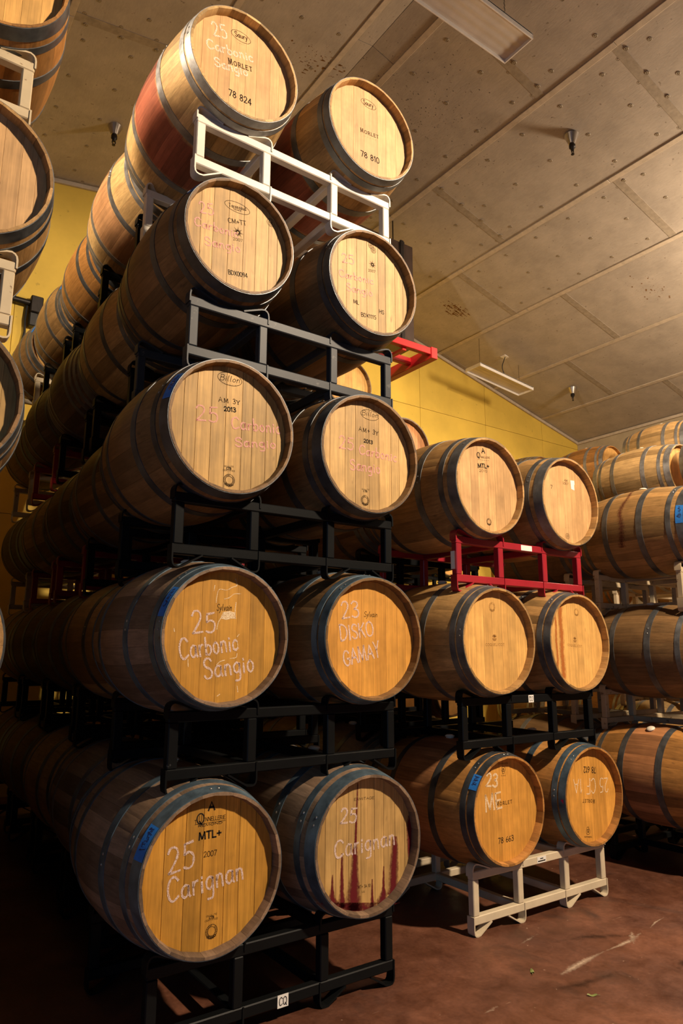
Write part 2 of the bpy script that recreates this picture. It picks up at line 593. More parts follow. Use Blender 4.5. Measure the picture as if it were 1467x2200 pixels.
# back wall: yellow boards with joints
wv = [(XL, YB + 0.02, 0), (XR, YB + 0.02, 0), (XR, YB + 0.02, ceil_z(XR)), (RIDGE_X, YB + 0.02, RIDGE_Z), (XL, YB + 0.02, ceil_z(XL))]
wv += [(x, y + 0.1, z) for x, y, z in wv]
wall_back = put('wall_back', new_mesh('wall_back', wv, [(0, 1, 2, 3, 4), (9, 8, 7, 6, 5), (0, 5, 6, 1), (1, 6, 7, 2), (2, 7, 8, 3), (3, 8, 9, 4), (4, 9, 5, 0)], 'wall_grey'), kind='structure')
wall_back['label'] = 'yellow painted gable wall behind the barrel stacks'
wall_back['category'] = 'wall'
xs = [XL] + [10.24 - 1.51 * k for k in range(9, -1, -1)] + [XR]
zs = [0.0, 1.44 + FLOOR, 3.88 + FLOOR, None]
for xa, xb in zip(xs[:-1], xs[1:]):
    for za, zb in zip(zs[:-1], zs[1:]):
        g = 0.003
        a, b = xa + g, xb - g
        lo = za + g
        if zb is None:
            poly = [(a, lo), (b, lo), (b, ceil_z(b))]
            if a < RIDGE_X < b:
                poly.append((RIDGE_X, RIDGE_Z))
            poly.append((a, ceil_z(a)))
        else:
            hi = zb - g
            poly = [(a, lo), (b, lo), (b, min(hi, ceil_z(b))), (a, min(hi, ceil_z(a)))]
        n = len(poly)
        cx = (a + b) / 2
        v = [(x - cx, 0, z - lo) for x, z in poly] + [(x - cx, 0.022, z - lo) for x, z in poly]
        f = [tuple(range(n)), tuple(reversed(range(n, 2 * n)))] + [(k, k + n, (k + 1) % n + n, (k + 1) % n) for k in range(n)]
        put('wall_panel', new_mesh('wall_panel', v, f, 'wall_yellow'), wall_back, (cx, YB, lo))
wall_right = put('wall_right', new_mesh('wall_right', box_v(XR, XR + 0.1, YN, YB, 0, ceil_z(XR)), BOXF, 'wall_grey'), kind='structure')
wall_right['label'] = 'tan side wall low under the eaves on the right'
wall_right['category'] = 'wall'


def beam_between(name, p, q, w, h, mat, parent=None, kind=None):
    p, q = Vector(p), Vector(q)
    d = q - p
    me = new_mesh(name, *cham_box(d.length, w, h, 0.003), mat)
    o = put(name, me, parent, tuple((p + q) / 2), kind=kind)
    o.rotation_euler = d.to_track_quat('X', 'Z').to_euler()
    return o


for nm, p, q, lb in (('trim_1', (RIDGE_X, YB - 0.02, RIDGE_Z - 0.03), (XR, YB - 0.02, ceil_z(XR) - 0.03), 'tan trim strip along the right slope of the gable'),
                     ('trim_2', (XL, YB - 0.02, ceil_z(XL) - 0.03), (RIDGE_X, YB - 0.02, RIDGE_Z - 0.03), 'tan trim strip along the left slope of the gable'),
                     ('trim_3', (XR - 0.02, YN, ceil_z(XR) - 0.03), (XR - 0.02, YB, ceil_z(XR) - 0.03), 'tan trim strip along the eaves of the right wall')):
    o = beam_between(nm, p, q, 0.03, 0.05, 'batten', kind='structure')
    o['label'] = lb
    o['category'] = 'trim'

# ------------------------------------------------------------------ stroke lettering
GL = {}


def _g(ch, w, *strokes):
    GL[ch] = (w, [[(float(a), float(b)) for a, b in (p.split(',') for p in s.lstrip('~').split())] if True else 0 for s in strokes], [s.startswith('~') for s in strokes])


_g('A', .8, '0,0 .4,1 .8,0', '.15,.36 .65,.36')
_g('B', .65, '.05,0 .05,1', '~.05,1 .45,.98 .55,.78 .42,.56 .05,.54', '~.05,.54 .5,.52 .65,.27 .5,.02 .05,0')
_g('C', .7, '~.68,.82 .5,.98 .25,.96 .05,.7 .02,.4 .12,.1 .35,0 .68,.16')
_g('D', .75, '.05,0 .05,1', '~.05,1 .4,.95 .7,.7 .72,.35 .45,.05 .05,0')
_g('E', .6, '.05,0 .05,1', '.05,1 .6,1', '.05,.52 .5,.52', '.05,0 .6,0')
_g('F', .55, '.05,0 .05,1', '.05,1 .58,1', '.05,.5 .48,.5')
_g('G', .75, '~.7,.82 .5,.98 .22,.95 .03,.65 .04,.3 .25,.02 .55,.03 .7,.2 .7,.42', '.7,.44 .45,.44')
_g('H', .72, '.05,0 .05,1', '.67,0 .67,1', '.05,.52 .67,.52')
_g('I', .2, '.1,0 .1,1')
_g('J', .45, '~.4,1 .4,.25 .3,.02 .12,.02 .02,.2')
_g('K', .65, '.05,0 .05,1', '.62,1 .05,.42', '.25,.6 .65,0')
_g('L', .55, '.05,1 .05,0', '.05,0 .55,0')
_g('M', .95, '.05,0 .12,1', '.12,1 .47,.1', '.47,.1 .83,1', '.83,1 .9,0')
_g('N', .75, '.05,0 .05,1', '.05,1 .7,0', '.7,0 .7,1')
_g('O', .8, '~.4,1 .12,.85 .02,.5 .12,.13 .4,0 .68,.13 .78,.5 .68,.85 .4,1')
_g('P', .6, '.05,0 .05,1', '~.05,1 .45,.98 .58,.75 .45,.5 .05,.48')
_g('Q', .8, '~.4,1 .12,.85 .02,.5 .12,.13 .4,0 .68,.13 .78,.5 .68,.85 .4,1', '.45,.25 .8,-.12')
_g('R', .68, '.05,0 .05,1', '~.05,1 .45,.98 .58,.75 .45,.52 .05,.5', '.32,.5 .68,0')
_g('S', .6, '~.56,.84 .42,.98 .18,.97 .05,.8 .12,.6 .45,.44 .57,.24 .45,.03 .18,.0 .02,.15')
_g('T', .65, '.32,0 .32,1', '0,1 .65,1')
_g('U', .7, '~.05,1 .05,.3 .2,.02 .5,.02 .65,.3 .65,1')
_g('V', .7, '0,1 .35,0 .7,1')
_g('X', .68, '.02,0 .66,1', '.02,1 .66,0')
_g('Y', .68, '0,1 .33,.48', '.68,1 .33,.48', '.33,.48 .33,0')
_g('0', .6, '~.3,1 .08,.85 .02,.5 .08,.13 .3,0 .52,.13 .58,.5 .52,.85 .3,1')
_g('1', .35, '.05,.78 .22,1', '.22,1 .22,0')
_g('2', .62, '~.05,.8 .18,.98 .42,.98 .54,.78 .44,.5 .05,.02', '.05,.02 .6,.04')
_g('3', .58, '~.05,.88 .25,1 .48,.93 .5,.7 .25,.54', '~.25,.54 .52,.42 .54,.14 .3,0 .03,.1')
_g('4', .62, '.45,0 .45,1', '.45,1 .02,.3', '.02,.3 .62,.3')
_g('5', .6, '.56,1 .14,.96', '.14,.96 .10,.56', '~.10,.56 .35,.62 .55,.45 .5,.12 .28,0 .03,.08')
_g('6', .58, '~.48,.97 .2,.75 .05,.35 .15,.03 .42,.03 .55,.25 .42,.48 .2,.45 .06,.28')
_g('7', .58, '.02,1 .56,1', '.56,1 .2,0')
_g('8', .6, '~.3,1 .1,.88 .12,.65 .3,.54 .5,.4 .55,.18 .3,0 .05,.18 .1,.4 .3,.54 .48,.65 .5,.88 .3,1')
_g('9', .58, '~.5,.66 .35,.5 .12,.55 .05,.78 .2,.98 .42,.95 .52,.7 .45,.25 .3,0')
_g('+', .6, '.3,.15 .3,.75', '.02,.45 .58,.45')
_g('-', .5, '.05,.4 .45,.4')
_g('_', 1.0, '0,0 1,0')
_g('.', .2, '.08,0 .14,.06')
_g('a', .55, '~.48,.52 .25,.58 .05,.4 .05,.12 .22,0 .42,.14 .48,.5', '~.48,.52 .47,.15 .56,0')
_g('b', .5, '.06,1 .06,.02', '~.06,.4 .25,.56 .46,.42 .46,.15 .25,0 .06,.1')
_g('c', .45, '~.43,.48 .25,.58 .05,.4 .06,.12 .25,0 .44,.1')
_g('d', .55, '~.46,.5 .25,.56 .05,.4 .05,.12 .25,0 .46,.14', '.47,1 .48,0')
_g('e', .5, '~.05,.3 .46,.34 .4,.54 .2,.57 .04,.35 .08,.1 .25,0 .46,.1')
_g('g', .52, '~.46,.5 .25,.58 .05,.42 .08,.14 .28,.06 .45,.25 .46,.52', '~.47,.54 .48,-.1 .4,-.34 .1,-.36')
_g('i', .2, '.1,.5 .1,0', '.1,.74 .11,.68')
_g('l', .25, '~.1,1 .08,.2 .2,0')
_g('n', .52, '.06,.55 .06,0', '~.06,.32 .2,.54 .38,.52 .44,.3 .46,0')
_g('o', .5, '~.25,.57 .06,.42 .06,.14 .25,0 .44,.14 .44,.42 .25,.57')
_g('r', .38, '.06,.55 .07,0', '~.07,.32 .18,.52 .36,.56')
_g('s', .42, '~.38,.48 .22,.57 .07,.46 .2,.3 .38,.18 .3,.02 .05,.05')
_g('t', .35, '~.16,.85 .15,.15 .25,0 .34,.03', '.02,.58 .32,.58')
_g('u', .52, '~.06,.55 .07,.15 .22,0 .42,.12', '.46,.55 .47,0')
_g('v', .5, '.02,.55 .24,0', '.24,0 .48,.57')
_g('y', .5, '.03,.55 .24,.08', '~.48,.57 .25,0 .1,-.3 .0,-.34')
_g(' ', .4)


def smooth_poly(pts, sub=5):
    if len(pts) < 3:
        return pts
    out = []
    for i in range(len(pts) - 1):
        p0 = pts[max(i - 1, 0)]
        p1, p2 = pts[i], pts[i + 1]
        p3 = pts[min(i + 2, len(pts) - 1)]
        for k in range(sub):
            t = k / sub
            out.append(tuple(0.5 * ((2 * p1[j]) + (-p0[j] + p2[j]) * t + (2 * p0[j] - 5 * p1[j] + 4 * p2[j] - p3[j]) * t * t + (-p0[j] + 3 * p1[j] - 3 * p2[j] + p3[j]) * t ** 3) for j in (0, 1)))
    out.append(pts[-1])
    return out


def ribbon(pts, w, jit=0.0, rnd=random):
    """flat strip of width w along 2-D points -> 2-D verts, faces"""
    if jit:
        dense = []
        for (a, b) in zip(pts[:-1], pts[1:]):
            L = math.hypot(b[0] - a[0], b[1] - a[1])
            n = max(1, int(L / (w * 1.6)))
            for k in range(n):
                dense.append((a[0] + (b[0] - a[0]) * k / n, a[1] + (b[1] - a[1]) * k / n))
        pts = dense + [pts[-1]]
    vs, fs = [], []
    n = len(pts)
    for i, p in enumerate(pts):
        a, b = pts[max(i - 1, 0)], pts[min(i + 1, n - 1)]
        dx, dy = b[0] - a[0], b[1] - a[1]
        L = math.hypot(dx, dy) or 1e-9
        nx, ny = -dy / L, dx / L
        h = w / 2 * (1 + jit * (rnd.random() - 0.5))
        ex = ey = 0
        if i == 0:
            ex, ey = -dx / L * w * 0.35, -dy / L * w * 0.35
        elif i == n - 1:
            ex, ey = dx / L * w * 0.35, dy / L * w * 0.35
        vs += [(p[0] + nx * h + ex, p[1] + ny * h + ey), (p[0] - nx * h + ex, p[1] - ny * h + ey)]
    for i in range(n - 1):
        fs.append((2 * i, 2 * i + 1, 2 * i + 3, 2 * i + 2))
    return vs, fs


def lettering(text, x0, y0, x1, y1, h, w, serif=False, slant=0.0, jit=0.0, wob=0.0, gap=0.16):
    """2-D ribbons of a line of text from a baseline start to a baseline end"""
    rnd = random.Random(len(text) * 131 + int(abs(x0) * 9999))
    tot = 0
    for c in text:
        tot += GL[c][0] * (1.15 if serif and c.isupper() else 1) + gap
    tot -= gap
    dx, dy = x1 - x0, y1 - y0
    L = math.hypot(dx, dy)
    ex, ey = dx / L, dy / L
    nx, ny = -ey, ex
    sx = L / tot
    pen = 0
    parts = []
    for ci, c in enumerate(text):
        wd, strokes, sm = GL[c]
        hs = h * (1 + wob * (rnd.random() - 0.5))
        up = wob * h * 0.25 * (rnd.random() - 0.5)
        if serif and c.isupper() and ci > 0 and text.isupper():
            hs = h * 0.8
        for s, m in zip(strokes, sm):
            pts = smooth_poly(s) if m else s
            q = []
            for a, b in pts:
                u = (pen + a + slant * b) * sx
                v = b * hs + up
                q.append((x0 + ex * u + nx * v, y0 + ey * u + ny * v))
            parts.append(ribbon(q, w, jit, rnd))
            if serif and not m and len(s) == 2 and c.isalpha():
                for (a, b) in s:
                    if b in (0.0, 1.0) and abs(s[0][0] - s[1][0]) < 0.5:
                        u, v, t = (pen + a) * sx, b * hs + up, 0.11 * h
                        parts.append(ribbon([(x0 + ex * (u - t) + nx * v, y0 + ey * (u - t) + ny * v), (x0 + ex * (u + t) + nx * v, y0 + ey * (u + t) + ny * v)], w * 0.6))
        pen += wd * (1.15 if serif and c.isupper() else 1) + gap
    return join(parts)


def ring2d(cx, cy, rx, ry, w, seg=36):
    return ribbon([(cx + rx * math.cos(2 * math.pi * k / seg), cy + ry * math.sin(2 * math.pi * k / seg)) for k in range(seg + 1)], w)

GLUE = [[(0.0451, 0.2384), (0.0537, 0.2116), (0.0314, 0.2012), (0.0069, 0.1886), (-0.0276, 0.189), (-0.0371, 0.1573), (-0.039, 0.1351)], [(0.0727, 0.1762), (0.0424, 0.1738), (0.0205, 0.1578), (-0.0015, 0.151)], [(0.0518, 0.139), (0.0489, 0.1074), (0.0522, 0.0717)], [(-0.0042, 0.0966), (-0.0155, 0.0719), (-0.0268, 0.0518), (-0.0315, 0.0254)], [(0.0711, 0.0076), (0.0615, -0.0037)], [(0.0605, -0.017), (0.0664, -0.0434), (0.051, -0.0567)], [(0.064, -0.072), (0.0596, -0.0874), (0.0326, -0.0917)], [(0.0084, -0.0981), (-0.0131, -0.1045), (-0.0269, -0.1173)], [(-0.0479, 0.2057), (-0.0508, 0.1833)], [(0.0688, -0.2027), (0.0731, -0.2265)], [(-0.0078, -0.2327), (-0.0194, -0.2408)], [(-0.1517, -0.0955), (-0.1494, -0.1227)], [(-0.2167, 0.0256), (-0.2138, 0.0131)]]
GLUE_PATCH = [(-0.0043, 0.0974), (0.0227, 0.102), (0.0503, 0.0963), (0.0527, 0.0717), (0.0313, 0.0711), (0.0093, 0.0651), (-0.0139, 0.0697)]
ART = {
 'A5L': [
  ('cf', '25', -0.1557, 0.1013, -0.0827, 0.1234, 0.0725),
  ('cf', 'Carbonic', -0.1835, 0.0193, 0.0542, 0.0733, 0.0484),
  ('cf', 'Sangio', -0.1418, -0.0557, 0.0288, -0.0215, 0.0433),
  ('el', '', -0.015, 0.1787, 0.0519, 0.0267),
  ('s', 'Saury', -0.0456, 0.1659, 0.0206, 0.178, 0.0265),
  ('s', '- - - -', -0.0302, 0.1329, 0.0028, 0.1387, 0.0085),
  ('sf', 'MORLET', -0.0728, -0.0053, 0.0533, 0.0188, 0.0285),
  ('b', '78 824', -0.0662, -0.1753, 0.0517, -0.1711, 0.0331),
 ],
 'A5R': [
  ('el', '', 0.0016, 0.1823, 0.0508, 0.0241),
  ('s', 'Saury', -0.0326, 0.1681, 0.0344, 0.1757, 0.0259),
  ('sf', 'MORLET', -0.0529, -0.0151, 0.0714, 0.0011, 0.0234),
  ('s', '- - - - -', -0.0264, -0.0313, 0.052, -0.0196, 0.0059),
  ('b', '78 810', -0.0507, -0.161, 0.0727, -0.1528, 0.0326),
 ],
 'A4L': [
  ('el', '', -0.0084, 0.1703, 0.0665, 0.0262),
  ('sf', 'Taransaud', -0.0511, 0.159, 0.038, 0.1723, 0.0179),
  ('sf', 'FRANCE', -0.0273, 0.1514, 0.0129, 0.1575, 0.009),
  ('s', 'CM+TT', -0.0519, 0.0747, 0.0422, 0.0937, 0.0227),
  ('star', '', -0.0007, 0.0418, 0.0308, 0.0),
  ('s', '2007', -0.0239, -0.0074, 0.026, 0.0017, 0.0128),
  ('b', 'BDX0094', -0.0416, -0.1892, 0.0573, -0.1754, 0.0216),
  ('cp', '25', -0.1965, 0.0677, -0.1255, 0.0814, 0.0579),
  ('cp', 'Carbonic', -0.2188, -0.0044, 0.0004, 0.0131, 0.0405),
  ('cp', 'Sangio', -0.1637, -0.0825, 0.0155, -0.0586, 0.0405),
  ('ring', '', 0.1751, 0.1621, 0.0207, 0.0),
 ],
 'A4R': [
  ('ring', '', 0.0079, 0.2344, 0.0165, 0.0),
  ('ring', '', 0.0244, 0.2139, 0.0165, 0.0),
  ('star', '', 0.0182, 0.1277, 0.0249, 0.0),
  ('s', '2007', -0.0095, 0.08, 0.0372, 0.0865, 0.0133),
  ('cp', '25', -0.1765, 0.0735, -0.1007, 0.0861, 0.051),
  ('cp', 'Carbonic', -0.1942, -0.0107, 0.0229, 0.0152, 0.0366),
  ('cp', 'Sangio', -0.1477, -0.0731, 0.0169, -0.055, 0.0389),
  ('b', 'ML', -0.1061, -0.1307, -0.0719, -0.1292, 0.0206),
  ('b', 'HS', 0.0612, -0.1348, 0.0921, -0.1349, 0.0211),
  ('b', 'BDX1115', -0.0562, -0.1886, 0.0405, -0.1783, 0.0206),
 ],
 'A3L': [
  ('el', '', -0.0074, 0.2142, 0.0559, 0.0279),
  ('i', 'Billon', -0.0535, 0.201, 0.0381, 0.2068, 0.0258),
  ('s', '- - - - - - -', -0.0435, 0.1832, 0.0338, 0.1912, 0.0062),
  ('sf', 'AM 3Y', -0.0542, 0.105, 0.0439, 0.1115, 0.0211),
  ('b', '2013', -0.0283, 0.0698, 0.0252, 0.0752, 0.0185),
  ('cp', '25', -0.1506, 0.0043, -0.0526, 0.013, 0.0619),
  ('cp', 'Carbonic', 0.0102, 0.0011, 0.2416, 0.0214, 0.0484),
  ('cp', 'Sangio', 0.0293, -0.0732, 0.2204, -0.0485, 0.0393),
  ('s', 'QUALITE', -0.0188, -0.1681, 0.0243, -0.1647, 0.006),
  ('b', 'CTB', -0.0075, -0.1775, 0.0136, -0.1759, 0.0094),
  ('s', 'CERTIFIEE', -0.024, -0.186, 0.031, -0.1822, 0.006),
  ('ring2', '', 0.0057, -0.2213, 0.0247, 0.0),
 ],
 'A3R': [
  ('el', '', 0.0204, 0.2044, 0.0543, 0.0251),
  ('i', 'Billon', -0.0279, 0.1965, 0.0673, 0.1993, 0.0249),
  ('sf', 'AM+ 3Y', -0.0452, 0.1138, 0.0716, 0.1112, 0.0225),
  ('b', '2013', -0.016, 0.0613, 0.036, 0.0613, 0.0171),
  ('cp', '25', -0.1595, 0.0085, -0.0768, 0.0102, 0.0575),
  ('cp', 'Carbonic', -0.0431, 0.0007, 0.1835, -0.0033, 0.0444),
  ('cp', 'Sangio', -0.0958, -0.0838, 0.0799, -0.0774, 0.0476),
  ('s', 'QUALITE', -0.029, -0.1707, 0.0147, -0.1686, 0.0055),
  ('b', 'CTB', -0.0194, -0.1801, 0.0024, -0.1795, 0.0079),
  ('ring2', '', -0.0099, -0.2195, 0.0229, 0.0),
 ],
 'A2L': [
  ('i', 'Sylvain', -0.0347, 0.1021, 0.0325, 0.1046, 0.0265),
  ('cw', '25', -0.1382, 0.0039, -0.035, 0.0157, 0.0836),
  ('cw', 'Carbonic', -0.1834, -0.0954, 0.0684, -0.0566, 0.0775),
  ('cw', 'Sangio', -0.0765, -0.1728, 0.1455, -0.1416, 0.0784),
 ],
 'A2R': [
  ('i', 'Sylvain', -0.0363, 0.0998, 0.0422, 0.1002, 0.0248),
  ('cw', '23', -0.1634, 0.086, -0.065, 0.0989, 0.0724),
  ('cw', 'DISKO', -0.1702, -0.0148, 0.0208, 0.0126, 0.0676),
  ('cw', 'GAMAY', -0.1482, -0.1258, 0.0596, -0.0838, 0.0708),
 ],
 'A1L': [
  ('b', 'A', -0.0141, 0.213, 0.0106, 0.2134, 0.0292),
  ('ring3', '', -0.0452, 0.188, 0.0177, 0.0),
  ('s', 'T', -0.0671, 0.1709, -0.0595, 0.1715, 0.0139),
  ('s', 'NNELLERIE', -0.0254, 0.1764, 0.0566, 0.1754, 0.0137),
  ('s', '_', -0.0671, 0.1697, 0.0568, 0.1697, 0.0119),
  ('b', 'REMOND', -0.053, 0.1592, 0.0443, 0.1607, 0.0072),
  ('b', 'MTL+', -0.0486, 0.1141, 0.0414, 0.1176, 0.0246),
  ('s', '2007', -0.0262, 0.0519, 0.0253, 0.0521, 0.0182),
  ('cw', '25', -0.1624, 0.0158, -0.0602, 0.0261, 0.0843),
  ('cw', 'Carignan', -0.1572, -0.0787, 0.141, -0.0499, 0.0737),
  ('s', 'QUALITE', -0.0069, -0.1541, 0.0353, -0.1527, 0.0054),
  ('b', 'CTB', 0.0047, -0.1621, 0.0239, -0.1628, 0.0077),
  ('s', 'CERTIFIEE', -0.0121, -0.1695, 0.0397, -0.1682, 0.0054),
  ('ring2', '', 0.0157, -0.2051, 0.0231, 0.0),
 ],
 'A1R': [
  ('s', 'ERMITAGE', -0.0566, 0.1768, 0.0521, 0.1726, 0.0098),
  ('cw', '25', -0.131, 0.0945, -0.0452, 0.0871, 0.0631),
  ('cw', 'Carignan', -0.1567, -0.0395, 0.1678, -0.0307, 0.0717),
  ('s', 'MT+ 3A 10', -0.0365, -0.1762, 0.0299, -0.1803, 0.0117),
  ('s', 'US', -0.0161, -0.1958, -0.0015, -0.1974, 0.0067),
 ],
 'B3L': [
  ('b', 'A', -0.0269, 0.2, -0.0023, 0.2023, 0.0293),
  ('ring3', '', -0.0564, 0.1815, 0.0163, 0.0),
  ('s', 'NNELLERIE', -0.0366, 0.1668, 0.0403, 0.1757, 0.0109),
  ('b', '------', -0.0621, 0.1518, 0.034, 0.1599, 0.0054),
  ('b', 'MTL+', -0.0629, 0.104, 0.0305, 0.1156, 0.025),
  ('s', '2010', -0.0541, 0.0818, 0.0113, 0.088, 0.0146),
  ('ring2', '', 0.011, -0.2064, 0.0196, 0.0),
 ],
 'B3R': [
  ('s', 'AM', -0.0056, 0.1408, 0.0294, 0.1402, 0.0147),
  ('s', '2007', -0.0221, 0.1194, 0.0363, 0.1202, 0.0139),
  ('s', '7', -0.1458, 0.0719, -0.129, 0.0724, 0.0226),
  ('ring', '', -0.0052, -0.2197, 0.0187, 0.0),
  ('s', '- - -', -0.0203, -0.1679, 0.0201, -0.1673, 0.0052),
 ],
 'B2L': [
  ('ring2t', '', -0.014, 0.1816, 0.0241, 0.0),
  ('shell', '', -0.004, 0.0159, 0.0208, 0.0),
  ('st', 'COQUELICOT', -0.0752, -0.03, 0.072, -0.0281, 0.0134),
  ('st', '- - - - - -', -0.0474, -0.0404, 0.0551, -0.0411, 0.0028),
 ],
 'B2R': [
  ('ring2t', '', 0.0274, 0.1804, 0.0213, 0.0),
  ('shell', '', -0.0037, 0.016, 0.0187, 0.0),
  ('st', 'COQUELICOT', -0.0778, -0.022, 0.0615, -0.0305, 0.0127),
  ('st', '- - - - - -', -0.0688, -0.0342, 0.0425, -0.0442, 0.0028),
 ],
 'B1L': [
  ('b', 'DARNAJOU', -0.0355, 0.2356, 0.0405, 0.2339, 0.0091),
  ('key', '', 0.0004, 0.2037, 0.0183, 0.0),
  ('s', 'PARIS', -0.0194, 0.1722, 0.0173, 0.1705, 0.0056),
  ('s', '- - - - -', -0.0297, 0.1522, 0.0297, 0.1511, 0.0042),
  ('sf', 'MORLET', -0.0657, 0.023, 0.0624, 0.024, 0.0211),
  ('s', '- - - - - -', -0.0411, 0.0092, 0.0423, 0.0089, 0.0034),
  ('b', '78 663', -0.0613, -0.1696, 0.0603, -0.1692, 0.0274),
  ('cb', '23', -0.1441, 0.134, -0.0557, 0.12, 0.0684),
  ('cb', 'ME', -0.1512, 0.0024, -0.025, 0.0115, 0.0842),
 ],
 'B1R': [
  ('b', '78 612', 0.0806, 0.1529, -0.0388, 0.1657, 0.0343),
  ('ch', '25 CF 1A', 0.1966, 0.0814, -0.144, 0.1006, 0.0811),
  ('sf', 'MORLET', 0.0514, -0.032, -0.0687, -0.0188, 0.0218),
  ('s', '- - - - - -', 0.03, -0.0132, -0.0475, -0.0049, 0.0036),
  ('s', '- - - - -', -0.0009, -0.1508, -0.0561, -0.1439, 0.0043),
  ('key', '', -0.0343, -0.2001, -0.0205, 0.0),
  ('b', 'DARNAJOU', -0.0008, -0.2349, -0.0727, -0.2251, 0.0092),
 ],
}
WINE = [
 [(-0.0403, 0.247, -0.034, 0.2464), (-0.0563, 0.0165, -0.0408, 0.0144), (-0.0676, -0.0159, -0.0367, -0.0204), (-0.0803, -0.1148, -0.0312, -0.1228), (-0.0964, -0.1783, -0.0225, -0.1913), (-0.113, -0.2473, -0.0108, -0.2667)],
 [(-0.1237, -0.0244, -0.1139, -0.0259), (-0.1296, -0.1067, -0.1109, -0.1097), (-0.1328, -0.1719, -0.1075, -0.1764), (-0.147, -0.2312, -0.0936, -0.2412)],
 [(-0.1704, -0.1, -0.1652, -0.1008), (-0.1779, -0.1477, -0.1618, -0.1505), (-0.186, -0.182, -0.1539, -0.1878), (-0.2062, -0.2073, -0.1259, -0.2222)],
 [(0.0371, -0.151, 0.0435, -0.1521), (0.031, -0.2176, 0.0468, -0.2204), (0.0235, -0.2632, 0.0565, -0.2694)],
 [(0.1008, -0.1099, 0.1073, -0.1109), (0.0915, -0.1943, 0.1109, -0.1977), (0.0726, -0.2284, 0.1249, -0.2378), (0.0439, -0.2502, 0.1442, -0.2687)],
 [(0.1557, 0.0047, 0.1809, 0.0012), (0.1469, -0.0295, 0.1887, -0.0355), (0.133, -0.115, 0.1894, -0.1239), (0.1264, -0.2004, 0.1856, -0.2106), (0.1151, -0.2258, 0.1807, -0.2375)],
 [(0.2474, 0.0792, 0.2604, 0.0776), (0.2334, 0.0482, 0.2793, 0.0424), (0.2355, -0.0242, 0.2787, -0.0302), (0.2416, -0.0966, 0.2648, -0.1001)],
 [(-0.2635, -0.1888, 0.1958, -0.273), (-0.2091, -0.2164, 0.1186, -0.2776), (-0.1552, -0.241, 0.0499, -0.2798)],
]
FRONT = {
 'A5L': (1.2627, 2.5689, 2.7351, 0.2848),
 'A5R': (2.0077, 2.5499, 2.7362, 0.2841),
 'A4L': (1.2809, 2.5919, 1.8502, 0.2752),
 'A4R': (2.0236, 2.5653, 1.8547, 0.2813),
 'A3L': (1.2532, 2.5478, 0.9338, 0.2916),
 'A3R': (1.9807, 2.5431, 0.9362, 0.2907),
 'A2L': (1.2799, 2.59, 0.0662, 0.2816),
 'A2R': (2.027, 2.581, 0.0665, 0.2827),
 'A1L': (1.2418, 2.5567, -0.8061, 0.2892),
 'A1R': (1.9721, 2.5566, -0.8089, 0.2873),
 'B3L': (2.9832, 2.7044, 0.9532, 0.2855),
 'B3R': (3.7127, 2.7007, 0.9511, 0.2851),
 'B2L': (2.9655, 2.6676, 0.0696, 0.289),
 'B2R': (3.6847, 2.6745, 0.0679, 0.2907),
 'B1L': (3.0406, 2.7142, -0.8232, 0.2791),
 'B1R': (3.7707, 2.7061, -0.8267, 0.2799),
}

# ------------------------------------------------------------------ barrel meshes
BL, RE, RB = 0.90, 0.2815, 0.338
REC = 0.042                       # how deep the head sits behind the stave ends


def rad(s):
    t = (BL / 2 - s) / (BL / 2)
    return RB - (RB - RE) * t * t


STN = [0, 0.012, REC, 0.065, 0.11, 0.18, 0.27, 0.36, 0.45]
STN = STN + [BL - s for s in reversed(STN[:-1])]


def inner(s):
    e = min(s, BL - s)
    return rad(s) - (0.010 + (0.025 - 0.010) * min(1.0, e / REC))


def stave_geo(w_deg, a0=0.0):
    h = math.radians(w_deg - 0.11) / 2
    vs, fs = [], []
    for s in STN:
        r, ri = rad(s), inner(s)
        for rr, a in ((r - 0.0007, -h), (r, -h * 0.72), (r + 0.0004, 0), (r, h * 0.72), (r - 0.0007, h), (ri, h), (ri, -h)):
            vs.append((rr * math.sin(a + a0), s - BL / 2, rr * math.cos(a + a0)))
    m = 7
    for i in range(len(STN) - 1):
        for k in range(m):
            l = (k + 1) % m
            fs.append((i * m + k, i * m + l, (i + 1) * m + l, (i + 1) * m + k))
    fs.append(tuple(reversed(range(m))))
    e = (len(STN) - 1) * m
    fs.append(tuple(e + k for k in range(m)))
    fs = [tuple(reversed(f)) for f in fs]
    return vs, fs


WID = (10.0, 13.0, 16.0)
STAVE_ME = {(w, m): new_mesh('stave', *stave_geo(w), m, True, 38) for w in WID for m in ('stave', 'stave_wine', 'stave_pinkish')}


def widths(rnd):
    l = [10.0] * 8 + [13.0] * 8 + [16.0] * 11
    rnd.shuffle(l)
    return l


def body_geo(seed):
    rnd = random.Random(seed)
    parts, a = [], 0
    for w in widths(rnd):
        parts.append(stave_geo(w, math.radians(a + w / 2)))
        a += w
    return join(parts)


BODY_ME = [new_mesh('body', *body_geo(k), 'stave', True, 38) for k in range(3)]

HOOPS = {1: [(0.002, 0.060), (0.090, 0.123), (0.250, 0.295)],
         2: [(0.002, 0.042), (0.053, 0.085), (0.255, 0.296)],
         3: [(0.002, 0.055), (0.088, 0.122), (0.288, 0.332)],
         4: [(0.002, 0.055), (0.085, 0.118), (0.150, 0.183), (0.240, 0.275)]}


def hoop_geo(s0, s1, seg=72):
    t = 0.0028
    prof = [(rad(s0) - 0.0005, s0 - BL / 2), (rad(s0) + t, s0 - BL / 2), (rad((s0 + s1) / 2) + t, (s0 + s1) / 2 - BL / 2), (rad(s1) + t, s1 - BL / 2), (rad(s1) - 0.0005, s1 - BL / 2)]
    v, f = lathe(prof, seg, 'Y')
    return v, [tuple(reversed(q)) for q in f]


